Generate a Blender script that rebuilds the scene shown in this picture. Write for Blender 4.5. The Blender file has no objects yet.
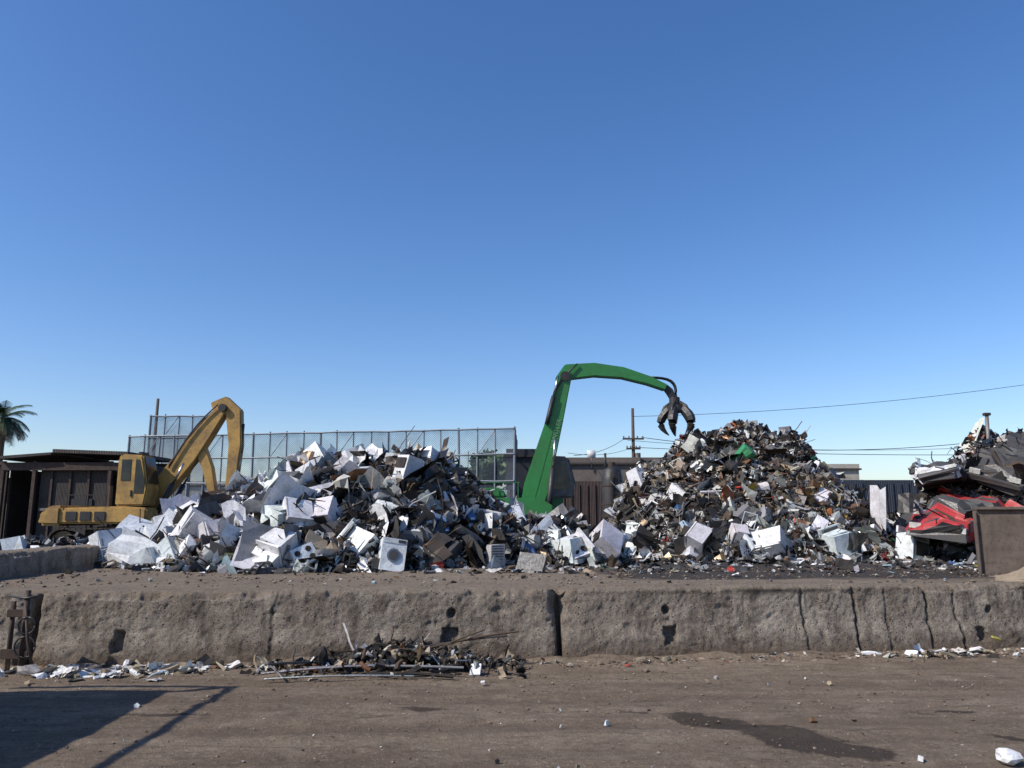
import bpy, bmesh, math, random
import numpy as np
from mathutils import Vector, Matrix
rnd=random.Random(7); R=np.random.default_rng(23)
scene=bpy.context.scene
COL=scene.collection
# ------------------------------------------------------------------ noise
def _h(ix,iy,iz):
    n=(ix*374761393+iy*668265263+iz*2147483647*3)&0xffffffff
    n=((n^(n>>13))*1274126177)&0xffffffff
    n=(n^(n>>16))&0xffffffff
    return n/4294967295.0
def vn(x,y,z=0.0):
    x=np.asarray(x,float);y=np.asarray(y,float);z=np.asarray(z,float)+0*x
    xi=np.floor(x).astype(np.int64);yi=np.floor(y).astype(np.int64);zi=np.floor(z).astype(np.int64)
    fx=x-xi;fy=y-yi;fz=z-zi
    fx=fx*fx*(3-2*fx);fy=fy*fy*(3-2*fy);fz=fz*fz*(3-2*fz)
    r=0
    for dx in(0,1):
        for dy in(0,1):
            for dz in(0,1):
                w=(fx if dx else 1-fx)*(fy if dy else 1-fy)*(fz if dz else 1-fz)
                r=r+w*_h(xi+dx,yi+dy,zi+dz)
    return r*2-1
def fbm(x,y,z=0.0,o=4):
    a=1;s=0;f=1
    for i in range(o):
        s=s+a*vn(x*f+17.3*i,y*f-9.1*i,np.asarray(z)*f+3.7*i);a*=.5;f*=2.03
    return s
# ------------------------------------------------------------------ materials
def newmat(name):
    m=bpy.data.materials.new(name);m.use_nodes=True
    nt=m.node_tree;b=nt.nodes['Principled BSDF'];return m,nt,b
def noise(nt,scale,detail=6,rough=.6,vec=None,dist=0):
    n=nt.nodes.new('ShaderNodeTexNoise');n.inputs['Scale'].default_value=scale
    n.inputs['Detail'].default_value=detail;n.inputs['Roughness'].default_value=rough
    n.inputs['Distortion'].default_value=dist
    if vec is not None: nt.links.new(vec,n.inputs['Vector'])
    return n.outputs['Fac']
def ramp(nt,fac,stops):
    r=nt.nodes.new('ShaderNodeValToRGB');nt.links.new(fac,r.inputs['Fac'])
    e=r.color_ramp.elements
    while len(e)<len(stops): e.new(.5)
    for i,(p,c) in enumerate(stops):
        e[i].position=p;e[i].color=(c[0],c[1],c[2],1) if hasattr(c,'__len__') else (c,c,c,1)
    return r.outputs['Color']
def mix(nt,fac,a,b,mode='MIX'):
    m=nt.nodes.new('ShaderNodeMix');m.data_type='RGBA';m.blend_type=mode
    for s,v in((m.inputs[0],fac),(m.inputs[6],a),(m.inputs[7],b)):
        if isinstance(v,(int,float)): s.default_value=v
        elif isinstance(v,tuple): s.default_value=(v[0],v[1],v[2],1)
        else: nt.links.new(v,s)
    return m.outputs[2]
def mth(nt,op,a,b=None,clamp=False):
    m=nt.nodes.new('ShaderNodeMath');m.operation=op;m.use_clamp=clamp
    for s,v in((m.inputs[0],a),(m.inputs[1],b)):
        if v is None: continue
        if isinstance(v,(int,float)): s.default_value=v
        else: nt.links.new(v,s)
    return m.outputs[0]
def bump(nt,b,h,strength=.5,dist=.02):
    n=nt.nodes.new('ShaderNodeBump');n.inputs['Strength'].default_value=strength
    n.inputs['Distance'].default_value=dist;nt.links.new(h,n.inputs['Height'])
    nt.links.new(n.outputs['Normal'],b.inputs['Normal'])
def objvec(nt,scale=(1,1,1)):
    tc=nt.nodes.new('ShaderNodeTexCoord');mp=nt.nodes.new('ShaderNodeMapping')
    nt.links.new(tc.outputs['Object'],mp.inputs['Vector']);mp.inputs['Scale'].default_value=scale
    return mp.outputs['Vector']
def weathered(name,col,dirt=(.10,.07,.045),amt=.5,rough=.5,metal=0.,scale=2.5,bs=.25,fine=14):
    m,nt,b=newmat(name);v=objvec(nt)
    n1=noise(nt,scale,8,.65,v);n2=noise(nt,fine,6,.7,v)
    f=ramp(nt,n1,[(.42,0.),(.72,amt)]);f2=ramp(nt,n2,[(.5,0.),(.75,amt*.7)])
    c=mix(nt,f,tuple(col),tuple(dirt));c=mix(nt,f2,c,tuple(x*.6 for x in dirt))
    nt.links.new(c,b.inputs['Base Color']);b.inputs['Metallic'].default_value=metal
    rr=ramp(nt,n2,[(.3,rough*.8),(.7,min(1,rough*1.35))]);nt.links.new(rr,b.inputs['Roughness'])
    bump(nt,b,n2,bs,.01);return m
def attrmat(name,rough,metal,dirt=(.11,.085,.06),amt=.6,spec=.5):
    m,nt,b=newmat(name);v=objvec(nt)
    a=nt.nodes.new('ShaderNodeAttribute');a.attribute_name='Col'
    n1=noise(nt,3.5,8,.7,v);n2=noise(nt,22,6,.7,v)
    f=ramp(nt,n1,[(.42,.05),(.72,amt)]);f2=ramp(nt,n2,[(.48,0.),(.70,amt*.85)])
    c=mix(nt,f,a.outputs['Color'],dirt);c=mix(nt,f2,c,tuple(x*.5 for x in dirt))
    nt.links.new(c,b.inputs['Base Color']);b.inputs['Metallic'].default_value=metal
    b.inputs['Specular IOR Level'].default_value=spec
    nt.links.new(ramp(nt,n2,[(.3,rough*.7),(.7,min(1,rough*1.5))]),b.inputs['Roughness'])
    bump(nt,b,n2,.35,.012);return m
M_paint=attrmat('scrap_painted',.45,0,amt=.5)
M_metal=attrmat('scrap_metal',.38,.85,amt=.6)
M_matte=attrmat('scrap_matte',.85,0,amt=.5,spec=.2)
SCRAP=[M_paint,M_metal,M_matte]
# ------------------------------------------------------------------ mesh builder
class MB:
    def __init__(s): s.V=[];s.F=[];s.C=[];s.M=[];s.n=0
    def add(s,V,F,col,mat=0,smooth=False):
        V=np.asarray(V,float);o=s.n;s.V.append(V);s.n+=len(V)
        s.F.extend([tuple(i+o for i in f) for f in F])
        if isinstance(col,list): s.C.extend(col)
        else: s.C.extend([col]*len(F))
        if isinstance(mat,list): s.M.extend(mat)
        else: s.M.extend([mat]*len(F))
    def obj(s,name,mats,parent=None,smooth=False,loc=None,rot=None):
        me=bpy.data.meshes.new(name);V=np.concatenate(s.V)
        me.from_pydata(V.tolist(),[],s.F)
        for m in mats: me.materials.append(m)
        me.polygons.foreach_set('material_index',np.array(s.M,np.int32))
        lt=np.array([len(f) for f in s.F]);C=np.ones((len(s.F),4));C[:,:3]=np.array([c[:3] for c in s.C])
        at=me.color_attributes.new('Col','FLOAT_COLOR','CORNER')
        at.data.foreach_set('color',np.repeat(C,lt,axis=0).ravel().astype(np.float32))
        if smooth: me.polygons.foreach_set('use_smooth',np.ones(len(s.F),bool))
        me.update();o=bpy.data.objects.new(name,me);COL.objects.link(o)
        if parent: o.parent=parent
        if loc: o.location=loc
        if rot: o.rotation_euler=rot
        return o
BF=[(0,3,2,1),(4,5,6,7),(0,1,5,4),(1,2,6,5),(2,3,7,6),(3,0,4,7)]
def box(c,s,jit=0):
    x,y,z=s[0]/2,s[1]/2,s[2]/2
    V=np.array([(-x,-y,-z),(x,-y,-z),(x,y,-z),(-x,y,-z),(-x,-y,z),(x,-y,z),(x,y,z),(-x,y,z)],float)
    if jit: V=V+R.normal(0,jit,V.shape)
    return V+np.array(c),BF
def tube(path,r,n=6,caps=True,taper=None):
    P=np.asarray(path,float);k=len(P);T=np.gradient(P,axis=0);T/=np.linalg.norm(T,axis=1)[:,None]+1e-9
    up=np.array([0,0,1.]) if abs(T[0][2])<.8 else np.array([1.,0,0])
    V=[];a=np.arange(n)*2*math.pi/n
    for i in range(k):
        u=np.cross(T[i],up);u/=np.linalg.norm(u)+1e-9;w=np.cross(T[i],u)
        rr=r*(taper[i] if taper is not None else 1)
        V.append(P[i]+rr*(np.cos(a)[:,None]*u+np.sin(a)[:,None]*w))
    V=np.concatenate(V);F=[]
    for i in range(k-1):
        for j in range(n):
            j2=(j+1)%n;F.append((i*n+j,i*n+j2,(i+1)*n+j2,(i+1)*n+j))
    if caps and n>2: F.append(tuple(range(n))[::-1]);F.append(tuple((k-1)*n+j for j in range(n)))
    return V,F
def disc(c,r,h,axis=1,n=14):
    a=np.arange(n)*2*math.pi/n;o=[i for i in range(3) if i!=axis]
    V=np.zeros((2*n,3));V[:n,o[0]]=r*np.cos(a);V[:n,o[1]]=r*np.sin(a);V[n:]=V[:n];V[:n,axis]=-h/2;V[n:,axis]=h/2
    F=[(j,(j+1)%n,n+(j+1)%n,n+j) for j in range(n)]+[tuple(range(n)),tuple(range(2*n-1,n-1,-1))]
    return V+np.array(c),F
def grid(nx,ny,fn):
    V=np.array([fn(i/(nx-1),j/(ny-1)) for j in range(ny) for i in range(nx)],float)
    F=[(j*nx+i,j*nx+i+1,(j+1)*nx+i+1,(j+1)*nx+i) for j in range(ny-1) for i in range(nx-1)]
    return V,F
def rotm(ax=None,ang=None):
    if ax is None:
        q=R.normal(size=4);q/=np.linalg.norm(q);w,x,y,z=q
        return np.array([[1-2*(y*y+z*z),2*(x*y-z*w),2*(x*z+y*w)],[2*(x*y+z*w),1-2*(x*x+z*z),2*(y*z-x*w)],[2*(x*z-y*w),2*(y*z+x*w),1-2*(x*x+y*y)]])
    return np.array(Matrix.Rotation(ang,3,Vector(ax)))
def RM(z,x=0,y=0): return rotm((0,0,1),z)@rotm((1,0,0),x)@rotm((0,1,0),y)
# ------------------------------------------------------------------ colours
WHITE=(.78,.79,.79);OFFW=(.55,.54,.50);LG=(.34,.35,.355);MG=(.17,.175,.18);DG=(.05,.052,.057);BK=(.014,.014,.016)
RUST=(.14,.065,.032);TAN=(.32,.26,.18);BRN=(.09,.062,.042);RED=(.40,.03,.025);BLU=(.05,.13,.30);GRN=(.04,.2,.08);YEL=(.5,.36,.05);LBL=(.28,.38,.46);ORG=(.45,.13,.03)
def jc(c,a=.18):
    k=1+R.uniform(-a,a);return tuple(min(.85,max(.005,x*k*(1+R.uniform(-.05,.05)))) for x in c)
def pick(pal):
    cs,ws=zip(*pal);w=np.array(ws,float);return jc(cs[R.choice(len(cs),p=w/w.sum())])
def p_washer(c=None):
    c=c or jc(WHITE,.12);w=.66;L=[]
    V,F=box((0,0,0),(w,w,.86),.02);L.append((V,F,c,0))
    L.append((*box((0,-.34,.36),(w*.96,.03,.13)),tuple(x*.75 for x in c),0))
    L.append((*box((.18,-.36,.36),(.2,.012,.07)),BK,0))
    L.append((*disc((0,-.345,-.02),.18,.05,1,16),LG,1));L.append((*disc((0,-.375,-.02),.13,.03,1,16),DG,0))
    L.append((*box((0,0,-.44),(w*.9,w*.9,.04)),BK,2));return L
def p_toploader():
    c=jc(WHITE,.12);w=.68
    return [(*box((0,0,0),(w,w,.9),.035),c,0),(*box((0,.28,.52),(w,.1,.16),.01),tuple(x*.8 for x in c),0),
       (*box((0,.22,.52),(w*.8,.02,.09)),DG,0),(*box((0,-.04,.46),(w*.75,.45,.025)),tuple(x*.9 for x in c),0),
       (*box((0,-.345,-.38),(w*.9,.012,.05)),MG,0)]
def p_fridge():
    c=jc(WHITE if R.random()<.8 else (OFFW if R.random()<.6 else DG),.15);h=R.uniform(1.3,1.7);w=.72
    return [(*box((0,.05,0),(w,.6,h),.035),tuple(x*.85 for x in c),0),(*box((0,-.29,-h*.17),(w,.06,h*.62),.01),c,0),
       (*box((0,-.29,h*.325),(w,.06,h*.33),.01),c,0),(*box((-w*.4,-.345,-h*.02),(.03,.04,.4)),LG,1),(*box((-w*.4,-.345,h*.26),(.03,.04,.2)),LG,1),
       (*box((0,.36,-h*.35),(w*.8,.02,h*.2)),BK,2)]
def p_stove():
    c=jc(WHITE if R.random()<.7 else DG,.15)
    L=[(*box((0,0,0),(.72,.62,.86),.02),c,0),(*box((0,-.325,-.02),(.6,.03,.42)),BK,0),(*box((0,-.36,.25),(.6,.03,.03)),LG,1),(*box((0,.27,.52),(.72,.07,.2)),c,0)]
    for x in(-.18,.18):
        for y in(-.14,.12): L.append((*disc((x,y,.44),.09,.02,2,12),BK,2))
    return L
def p_ac():
    c=jc(LG if R.random()<.5 else OFFW,.2);w=R.uniform(.5,.8);h=R.uniform(.4,.8)
    L=[(*box((0,0,0),(w,.5,h),.015),c,0)];n=9
    for i in range(n): L.append((*box((0,-.262,-h/2+h*(i+.5)/n),(w*.86,.02,h/n*.45)),DG,0))
    L.append((*box((w/2+.008,0,0),(.012,.4,h*.8)),MG,1));return L
def p_tower():
    c=jc([OFFW,LG,BK,DG][R.integers(4)],.2)
    return [(*box((0,0,0),(.2,.45,.42),.008),c,0),(*box((0,-.235,0),(.19,.03,.41)),jc(MG),0),(*box((0,-.255,.12),(.14,.01,.04)),BK,0),(*box((0,-.255,.05),(.14,.01,.03)),LG,0)]
def p_tv():
    return [(*box((0,0,0),(.6,.12,.46),.01),DG,0),(*box((0,-.065,.02),(.5,.012,.34)),(.05,.06,.07),0),
            (np.array([(-.28,.06,-.2),(.28,.06,-.2),(.28,.06,.2),(-.28,.06,.2),(-.14,.36,-.12),(.14,.36,-.12),(.14,.36,.12),(-.14,.36,.12)]),BF,MG,0)]
def p_box(s,c,m=0):
    d=s*R.uniform(.2,.9,3);return [(*box((0,0,0),d,s*.07),c,m)]
def p_sheet(s,c,m=0):
    L,W=s*R.uniform(.6,1.3),s*R.uniform(.3,.9);k=R.uniform(-2.5,2.5);nz=s*R.uniform(.03,.13);fold=R.uniform(.25,.75);fa=R.uniform(-1.4,1.4)
    def fn(u,v):
        x=(u-.5)*L;y=(v-.5)*W;z=.25*k*x*x/max(L,.1)
        if v>fold: z+=(y-(fold-.5)*W)*math.tan(fa)*.7
        return (x,y,z)
    V,F=grid(5,4,fn);V=V+R.normal(0,nz*.5,V.shape);return [(V,F,c,m)]
def p_panel(s,c,m=0):
    d=(s*R.uniform(.6,1.2),s*R.uniform(.25,.8),.02)
    return [(*box((0,0,0),d,s*.05),c,m)]
def p_pipe(s,c,m=1):
    L=s*R.uniform(1,2.2);r=R.uniform(.01,.03);b=R.normal(0,.25,3)*L
    t=np.linspace(-.5,.5,4);P=np.stack([t*L,b[1]*t*t,b[2]*t*t],1)
    return [(*tube(P,r,5),c,m)]
def p_wire(s,c,m=2):
    n=9;d=R.normal(0,1,(n,3));d=np.cumsum(d,0);P=np.cumsum(d*.035*s,0);P-=P.mean(0)
    return [(*tube(P,R.uniform(.006,.013),3,False),c,m)]
def icos(k):
    b=bmesh.new();bmesh.ops.create_icosphere(b,subdivisions=k,radius=1);b.verts.ensure_lookup_table()
    V=np.array([v.co[:] for v in b.verts]);F=[tuple(v.index for v in f.verts) for f in b.faces];b.free();return V,F
ICV,ICF=icos(2);IC1V,IC1F=icos(1)
def p_lump(s,c,m=2):
    V=ICV*(1+.22*R.normal(0,1,(len(ICV),1)))*s*.4*R.uniform(.5,1.2,3);return [(V,ICF,c,m)]
def p_crump(s,c,m=0):
    V=IC1V*(1+R.normal(0,.34,(len(IC1V),1)))*s*.42*R.uniform(.4,1.3,3);return [(V,IC1F,c,m)]
def p_tire(rim=True):
    r=.3;n=18;k=8;V=[];F=[]
    for i in range(n):
        a=2*math.pi*i/n
        for j in range(k):
            b=2*math.pi*j/k;q=r-.08+.08*math.cos(b);V.append((q*math.cos(a),.1*math.sin(b),q*math.sin(a)))
    for i in range(n):
        for j in range(k): F.append((i*k+j,((i+1)%n)*k+j,((i+1)%n)*k+(j+1)%k,i*k+(j+1)%k))
    L=[(np.array(V),F,BK,2)]
    if rim: L.append((*disc((0,0,0),.15,.1,1,12),LG,1))
    return L
def p_rack(s,c,m=1):
    L=[];w,h=s*1.0,s*.7;n=8
    for i in range(n): L.append((*box((-w/2+w*i/(n-1),0,0),(.012,.012,h)),c,m))
    for z in(-h/2,h/2): L.append((*box((0,0.013,z),(w,.015,.015)),c,m))
    return L
def p_frame(s,c,m=0):
    L=[];w,d,h=s*R.uniform(.5,1.2,3);t=.025
    for a in(-1,1):
        for b in(-1,1):
            L.append((*box((a*w/2,b*d/2,0),(t,t,h)),c,m));L.append((*box((0,a*d/2,b*h/2),(w,t*.9,t*.9)),c,m));L.append((*box((a*w/2,0,b*h/2),(t*.8,d,t*.8)),c,m))
    return L
def p_beam(s,c,m=0):
    L=s*R.uniform(.8,1.8);w=R.uniform(.03,.08);return [(*box((0,0,0),(L,w,.012),.006),c,m),(*box((0,w/2,w/2),(L,.012,w),.006),c,m)]
def p_drum(s,c,m=0):
    h=s*R.uniform(.7,1.3);V,F=disc((0,0,0),s*.35,h,2,12);V=V+R.normal(0,.03*s,V.shape);return [(V,F,c,m)]
def p_bag(s,c,m=2):
    V=ICV*(1+.16*R.normal(0,1,(len(ICV),1)))*s*.35;V[:,2]*=.6;return [(V,ICF,c,m)]
def place(mb,L,pos,rm,sc=1.):
    for V,F,c,m in L: mb.add((V*sc)@rm.T+pos,F,c,m)
# ------------------------------------------------------------------ terrain
def yline(x):
    x=np.asarray(x,float)
    return np.where(x<.56,9.41+(x-.56)*.08,9.41+(x-.56)*.123)
def gz(y): return .78-.03*(np.clip(y,13,32)-13)
def geo(a,b,n): return a*(b/a)**(np.arange(1,n+1)/n)
xs=np.concatenate([-9.2-geo(.2,2500,34)[::-1],np.arange(-9.2,9.6,.045),9.6+geo(.2,2500,34)])
ys=np.concatenate([-300+0*np.arange(1),np.linspace(-60,3.6,18),np.arange(3.8,12.0,.035),np.arange(12.05,34,.2),34+geo(.5,3500,30)])
X,Y=np.meshgrid(xs,ys)
yl=yline(np.clip(X,-14,14))
e=np.clip((Y-(yl+.22))/.16,0,1)
Z=e*gz(Y)
near=np.exp(-np.maximum(0,np.abs(X)-14)/10)*np.exp(-np.maximum(0,Y-40)/20)
Z+=near*(.010*fbm(X*.8,Y*1.4,1)+.0045*fbm(X*4,Y*7,3,3)+.0032*fbm(X*15,Y*17,5,2))
Z+=near*e*(.010*fbm(X*2.2,Y*2.5,21,3)-.018*np.exp(-((Y-11.3-.08*X+.3*vn(X*.4,3.3))/.16)**2)-.018*np.exp(-((Y-12.9-.05*X+.3*vn(X*.4,8.3))/.2)**2))
rut=np.zeros_like(X)
for y0,sl,am in((5.3,.03,.016),(6.5,.05,.018),(7.5,.02,.013),(4.5,-.03,.016),(8.1,-.01,.009),(5.9,.10,.008)):
    d=(Y-(y0+sl*X+.12*vn(X*.35,y0*3)))/.14
    rut+=am*(-np.exp(-d*d)+.45*np.exp(-(np.abs(d)-1.6)**2*3))
lug=np.sin((X+.5*Y)*34)*.5
Z+=(rut*(1+.5*lug)*(.4+.6*np.clip(.5+fbm(X*.8,Y*2,8,2),0,1)))*(1-e)*near
berm=np.exp(-((yl-Y)/.22)**2)*(Y<yl+.1)
Z+=berm*(.02+.05*np.clip(fbm(X*1.7,Y*3,7,3),0,1))*(np.abs(X)<14)
Z+=e*np.exp(-((Y-yl-.5)/.35)**2)*.025*np.clip(fbm(X*1.3,Y*2,9),-.2,1)
nx_,ny_=len(xs),len(ys)
me=bpy.data.meshes.new('ground')
V=np.stack([X.ravel(),Y.ravel(),Z.ravel()],1)
idx=np.arange(nx_*ny_).reshape(ny_,nx_)
Fq=np.stack([idx[:-1,:-1],idx[:-1,1:],idx[1:,1:],idx[1:,:-1]],-1).reshape(-1,4)
me.vertices.add(len(V));me.vertices.foreach_set('co',V.ravel());me.loops.add(Fq.size);me.loops.foreach_set('vertex_index',Fq.ravel().astype(np.int32))
me.polygons.add(len(Fq));me.polygons.foreach_set('loop_start',np.arange(0,Fq.size,4,dtype=np.int32));me.polygons.foreach_set('loop_total',np.full(len(Fq),4,np.int32))
me.update();me.validate();me.polygons.foreach_set('use_smooth',np.ones(len(Fq),bool))
def ell(cx,cy,a,b,th):
    dx=X-cx;dy=Y-cy;u=(dx*math.cos(th)+dy*math.sin(th))/a;v=(-dx*math.sin(th)+dy*math.cos(th))/b
    return np.exp(-(u*u+v*v))
st=ell(1.55,6.75,.42,.16,-.35)+ell(2.0,6.3,.42,.20,-.6)+.95*ell(2.4,5.9,.34,.18,-.1)+.6*ell(1.1,7.0,.3,.07,-.2)
st+=.7*ell(3.2,7.1,.35,.06,-.5)+.7*ell(3.9,6.1,.4,.06,-.6)+.5*ell(-1.5,5.3,.6,.06,.1)+.45*ell(-.9,7.1,.35,.1,0)
st+=.6*ell(3.8,7.0,.25,.05,0)+.5*ell(-3.0,6.9,.5,.06,0)
st=np.clip(st+.45*fbm(X*4,Y*6,2,4)*(st>.12),0,1)
dk=np.clip((Y-10.9-.3*vn(X*.6,Y*0+5))/1.0,0,1)*np.clip((X-.2)/2.0,0,1)
dk=np.maximum(dk,np.clip((Y-13.5)/2,0,1)*.85)*np.exp(-np.maximum(0,Y-60)/40)
dk=np.clip(dk+.35*fbm(X*.7,Y*1.1,4,4)*(dk>.02),0,1)
for nm,arr in(('stain',st),('dark',dk),('up',e),('rut',np.clip(.5-rut*16,0,1))):
    at=me.attributes.new(nm,'FLOAT','POINT');at.data.foreach_set('value',arr.ravel().astype(np.float32))
m,nt,b=newmat('dirt_ground');v=objvec(nt);vs=objvec(nt,(.3,1.7,1));vs2=objvec(nt,(1.2,6,1))
def attr(nt,n):
    a=nt.nodes.new('ShaderNodeAttribute');a.attribute_name=n;return a.outputs['Fac']
n1=noise(nt,.9,8,.62,vs);n2=noise(nt,6,8,.7,v);n3=noise(nt,60,6,.75,v);n4=noise(nt,2.3,8,.6,v,.6);n5=noise(nt,1.6,8,.7,vs2);n6=noise(nt,20,6,.75,v)
c=ramp(nt,n1,[(.3,(.145,.106,.074)),(.5,(.21,.160,.114)),(.7,(.29,.228,.165))])
c=mix(nt,ramp(nt,n2,[(.35,0.),(.7,.55)]),c,(.118,.090,.065))
c=mix(nt,ramp(nt,n4,[(.5,0.),(.68,.5)]),c,(.31,.25,.185))
c=mix(nt,ramp(nt,n5,[(.50,0.),(.64,.6)]),c,(.095,.070,.051))
c=mix(nt,ramp(nt,n6,[(.54,0.),(.66,.55)]),c,(.36,.295,.225))
c=mix(nt,ramp(nt,n6,[(.34,.5),(.44,0.)]),c,(.07,.054,.042))
c=mix(nt,mth(nt,'MULTIPLY',attr(nt,'up'),.5),c,(.22,.178,.135))
sp=ramp(nt,n3,[(.28,0.35),(.45,.92),(.60,1.08),(.75,2.1)])
c=mix(nt,.9,c,sp,'MULTIPLY')
vo=nt.nodes.new('ShaderNodeTexVoronoi');vo.inputs['Scale'].default_value=34;nt.links.new(v,vo.inputs['Vector'])
spk=ramp(nt,vo.outputs['Distance'],[(.10,1.),(.16,0.)]);spk=mth(nt,'MULTIPLY',spk,ramp(nt,noise(nt,5,4,.6,v),[(.48,0.),(.56,.9)]))
c=mix(nt,spk,c,(.42,.385,.33))
c=mix(nt,mth(nt,'MULTIPLY',ramp(nt,attr(nt,'rut'),[(.5,0.),(.75,1.)]),.5),c,(.125,.092,.066))
s=mth(nt,'ADD',attr(nt,'stain'),mth(nt,'MULTIPLY',mth(nt,'SUBTRACT',n2,.5),1.4))
s=ramp(nt,s,[(.33,0.),(.56,.85)]);s=mth(nt,'MULTIPLY',s,ramp(nt,attr(nt,'stain'),[(.08,0.),(.2,1.)]))
c=mix(nt,s,c,(.045,.035,.028))
d=mth(nt,'ADD',attr(nt,'dark'),mth(nt,'MULTIPLY',mth(nt,'SUBTRACT',n4,.5),.8))
d=ramp(nt,d,[(.3,0.),(.7,.92)]);d=mth(nt,'MULTIPLY',d,ramp(nt,attr(nt,'dark'),[(.02,0.),(.15,1.)]))
dc=mix(nt,ramp(nt,n6,[(.5,0.),(.68,.7)]),(.038,.034,.032),(.12,.10,.085))
c=mix(nt,d,c,dc)
nt.links.new(c,b.inputs['Base Color']);b.inputs['Roughness'].default_value=.95;b.inputs['Specular IOR Level'].default_value=.15
h=mth(nt,'ADD',mth(nt,'MULTIPLY',n2,.5),mth(nt,'ADD',mth(nt,'MULTIPLY',n6,.5),mth(nt,'MULTIPLY',n3,.5)));bump(nt,b,h,1.,.035)
me.materials.append(m);o=bpy.data.objects.new('ground',me);COL.objects.link(o)
def gzz(x,y): return float(0 if y<yline(x)+.2 else gz(y))
# ------------------------------------------------------------------ concrete barriers
def concrete(name,dark=1.):
    m,nt,b=newmat(name);v=objvec(nt);vv=objvec(nt,(1.5,1.5,.35))
    n1=noise(nt,1.6,8,.65,v);n2=noise(nt,9,8,.72,v);n3=noise(nt,48,7,.8,v);n4=noise(nt,3.0,8,.7,vv)
    c=ramp(nt,n1,[(.3,(.21*dark,.172*dark,.135*dark)),(.5,(.31*dark,.26*dark,.21*dark)),(.72,(.42*dark,.365*dark,.30*dark))])
    c=mix(nt,ramp(nt,n4,[(.46,0.),(.64,.8)]),c,(.105*dark,.08*dark,.062*dark))
    c=mix(nt,ramp(nt,n2,[(.52,0.),(.7,.65)]),c,(.46*dark,.40*dark,.335*dark))
    c=mix(nt,.9,c,ramp(nt,n3,[(.3,.2),(.47,1.),(.7,1.5)]),'MULTIPLY')
    vo=nt.nodes.new('ShaderNodeTexVoronoi');vo.inputs['Scale'].default_value=22;nt.links.new(v,vo.inputs['Vector'])
    pit=mth(nt,'MULTIPLY',ramp(nt,vo.outputs['Distance'],[(.12,1.),(.26,0.)]),ramp(nt,noise(nt,7,4,.6,v),[(.46,0.),(.56,.85)]))
    c=mix(nt,pit,c,(.06,.048,.038))
    tc=nt.nodes.new('ShaderNodeTexCoord');sx=nt.nodes.new('ShaderNodeSeparateXYZ');nt.links.new(tc.outputs['Object'],sx.inputs[0])
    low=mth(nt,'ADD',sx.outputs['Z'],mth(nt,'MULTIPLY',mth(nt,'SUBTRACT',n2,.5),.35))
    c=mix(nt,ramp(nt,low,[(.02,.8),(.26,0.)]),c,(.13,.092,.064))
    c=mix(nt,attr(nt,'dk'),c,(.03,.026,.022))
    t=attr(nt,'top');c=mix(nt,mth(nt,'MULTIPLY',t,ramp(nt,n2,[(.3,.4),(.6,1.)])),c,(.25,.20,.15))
    nt.links.new(c,b.inputs['Base Color']);b.inputs['Roughness'].default_value=.92;b.inputs['Specular IOR Level'].default_value=.2
    h=mth(nt,'SUBTRACT',mth(nt,'ADD',n2,mth(nt,'MULTIPLY',n3,.8)),mth(nt,'MULTIPLY',pit,.6));bump(nt,b,h,1.,.05);return m
M_conc=concrete('barrier_concrete')
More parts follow.
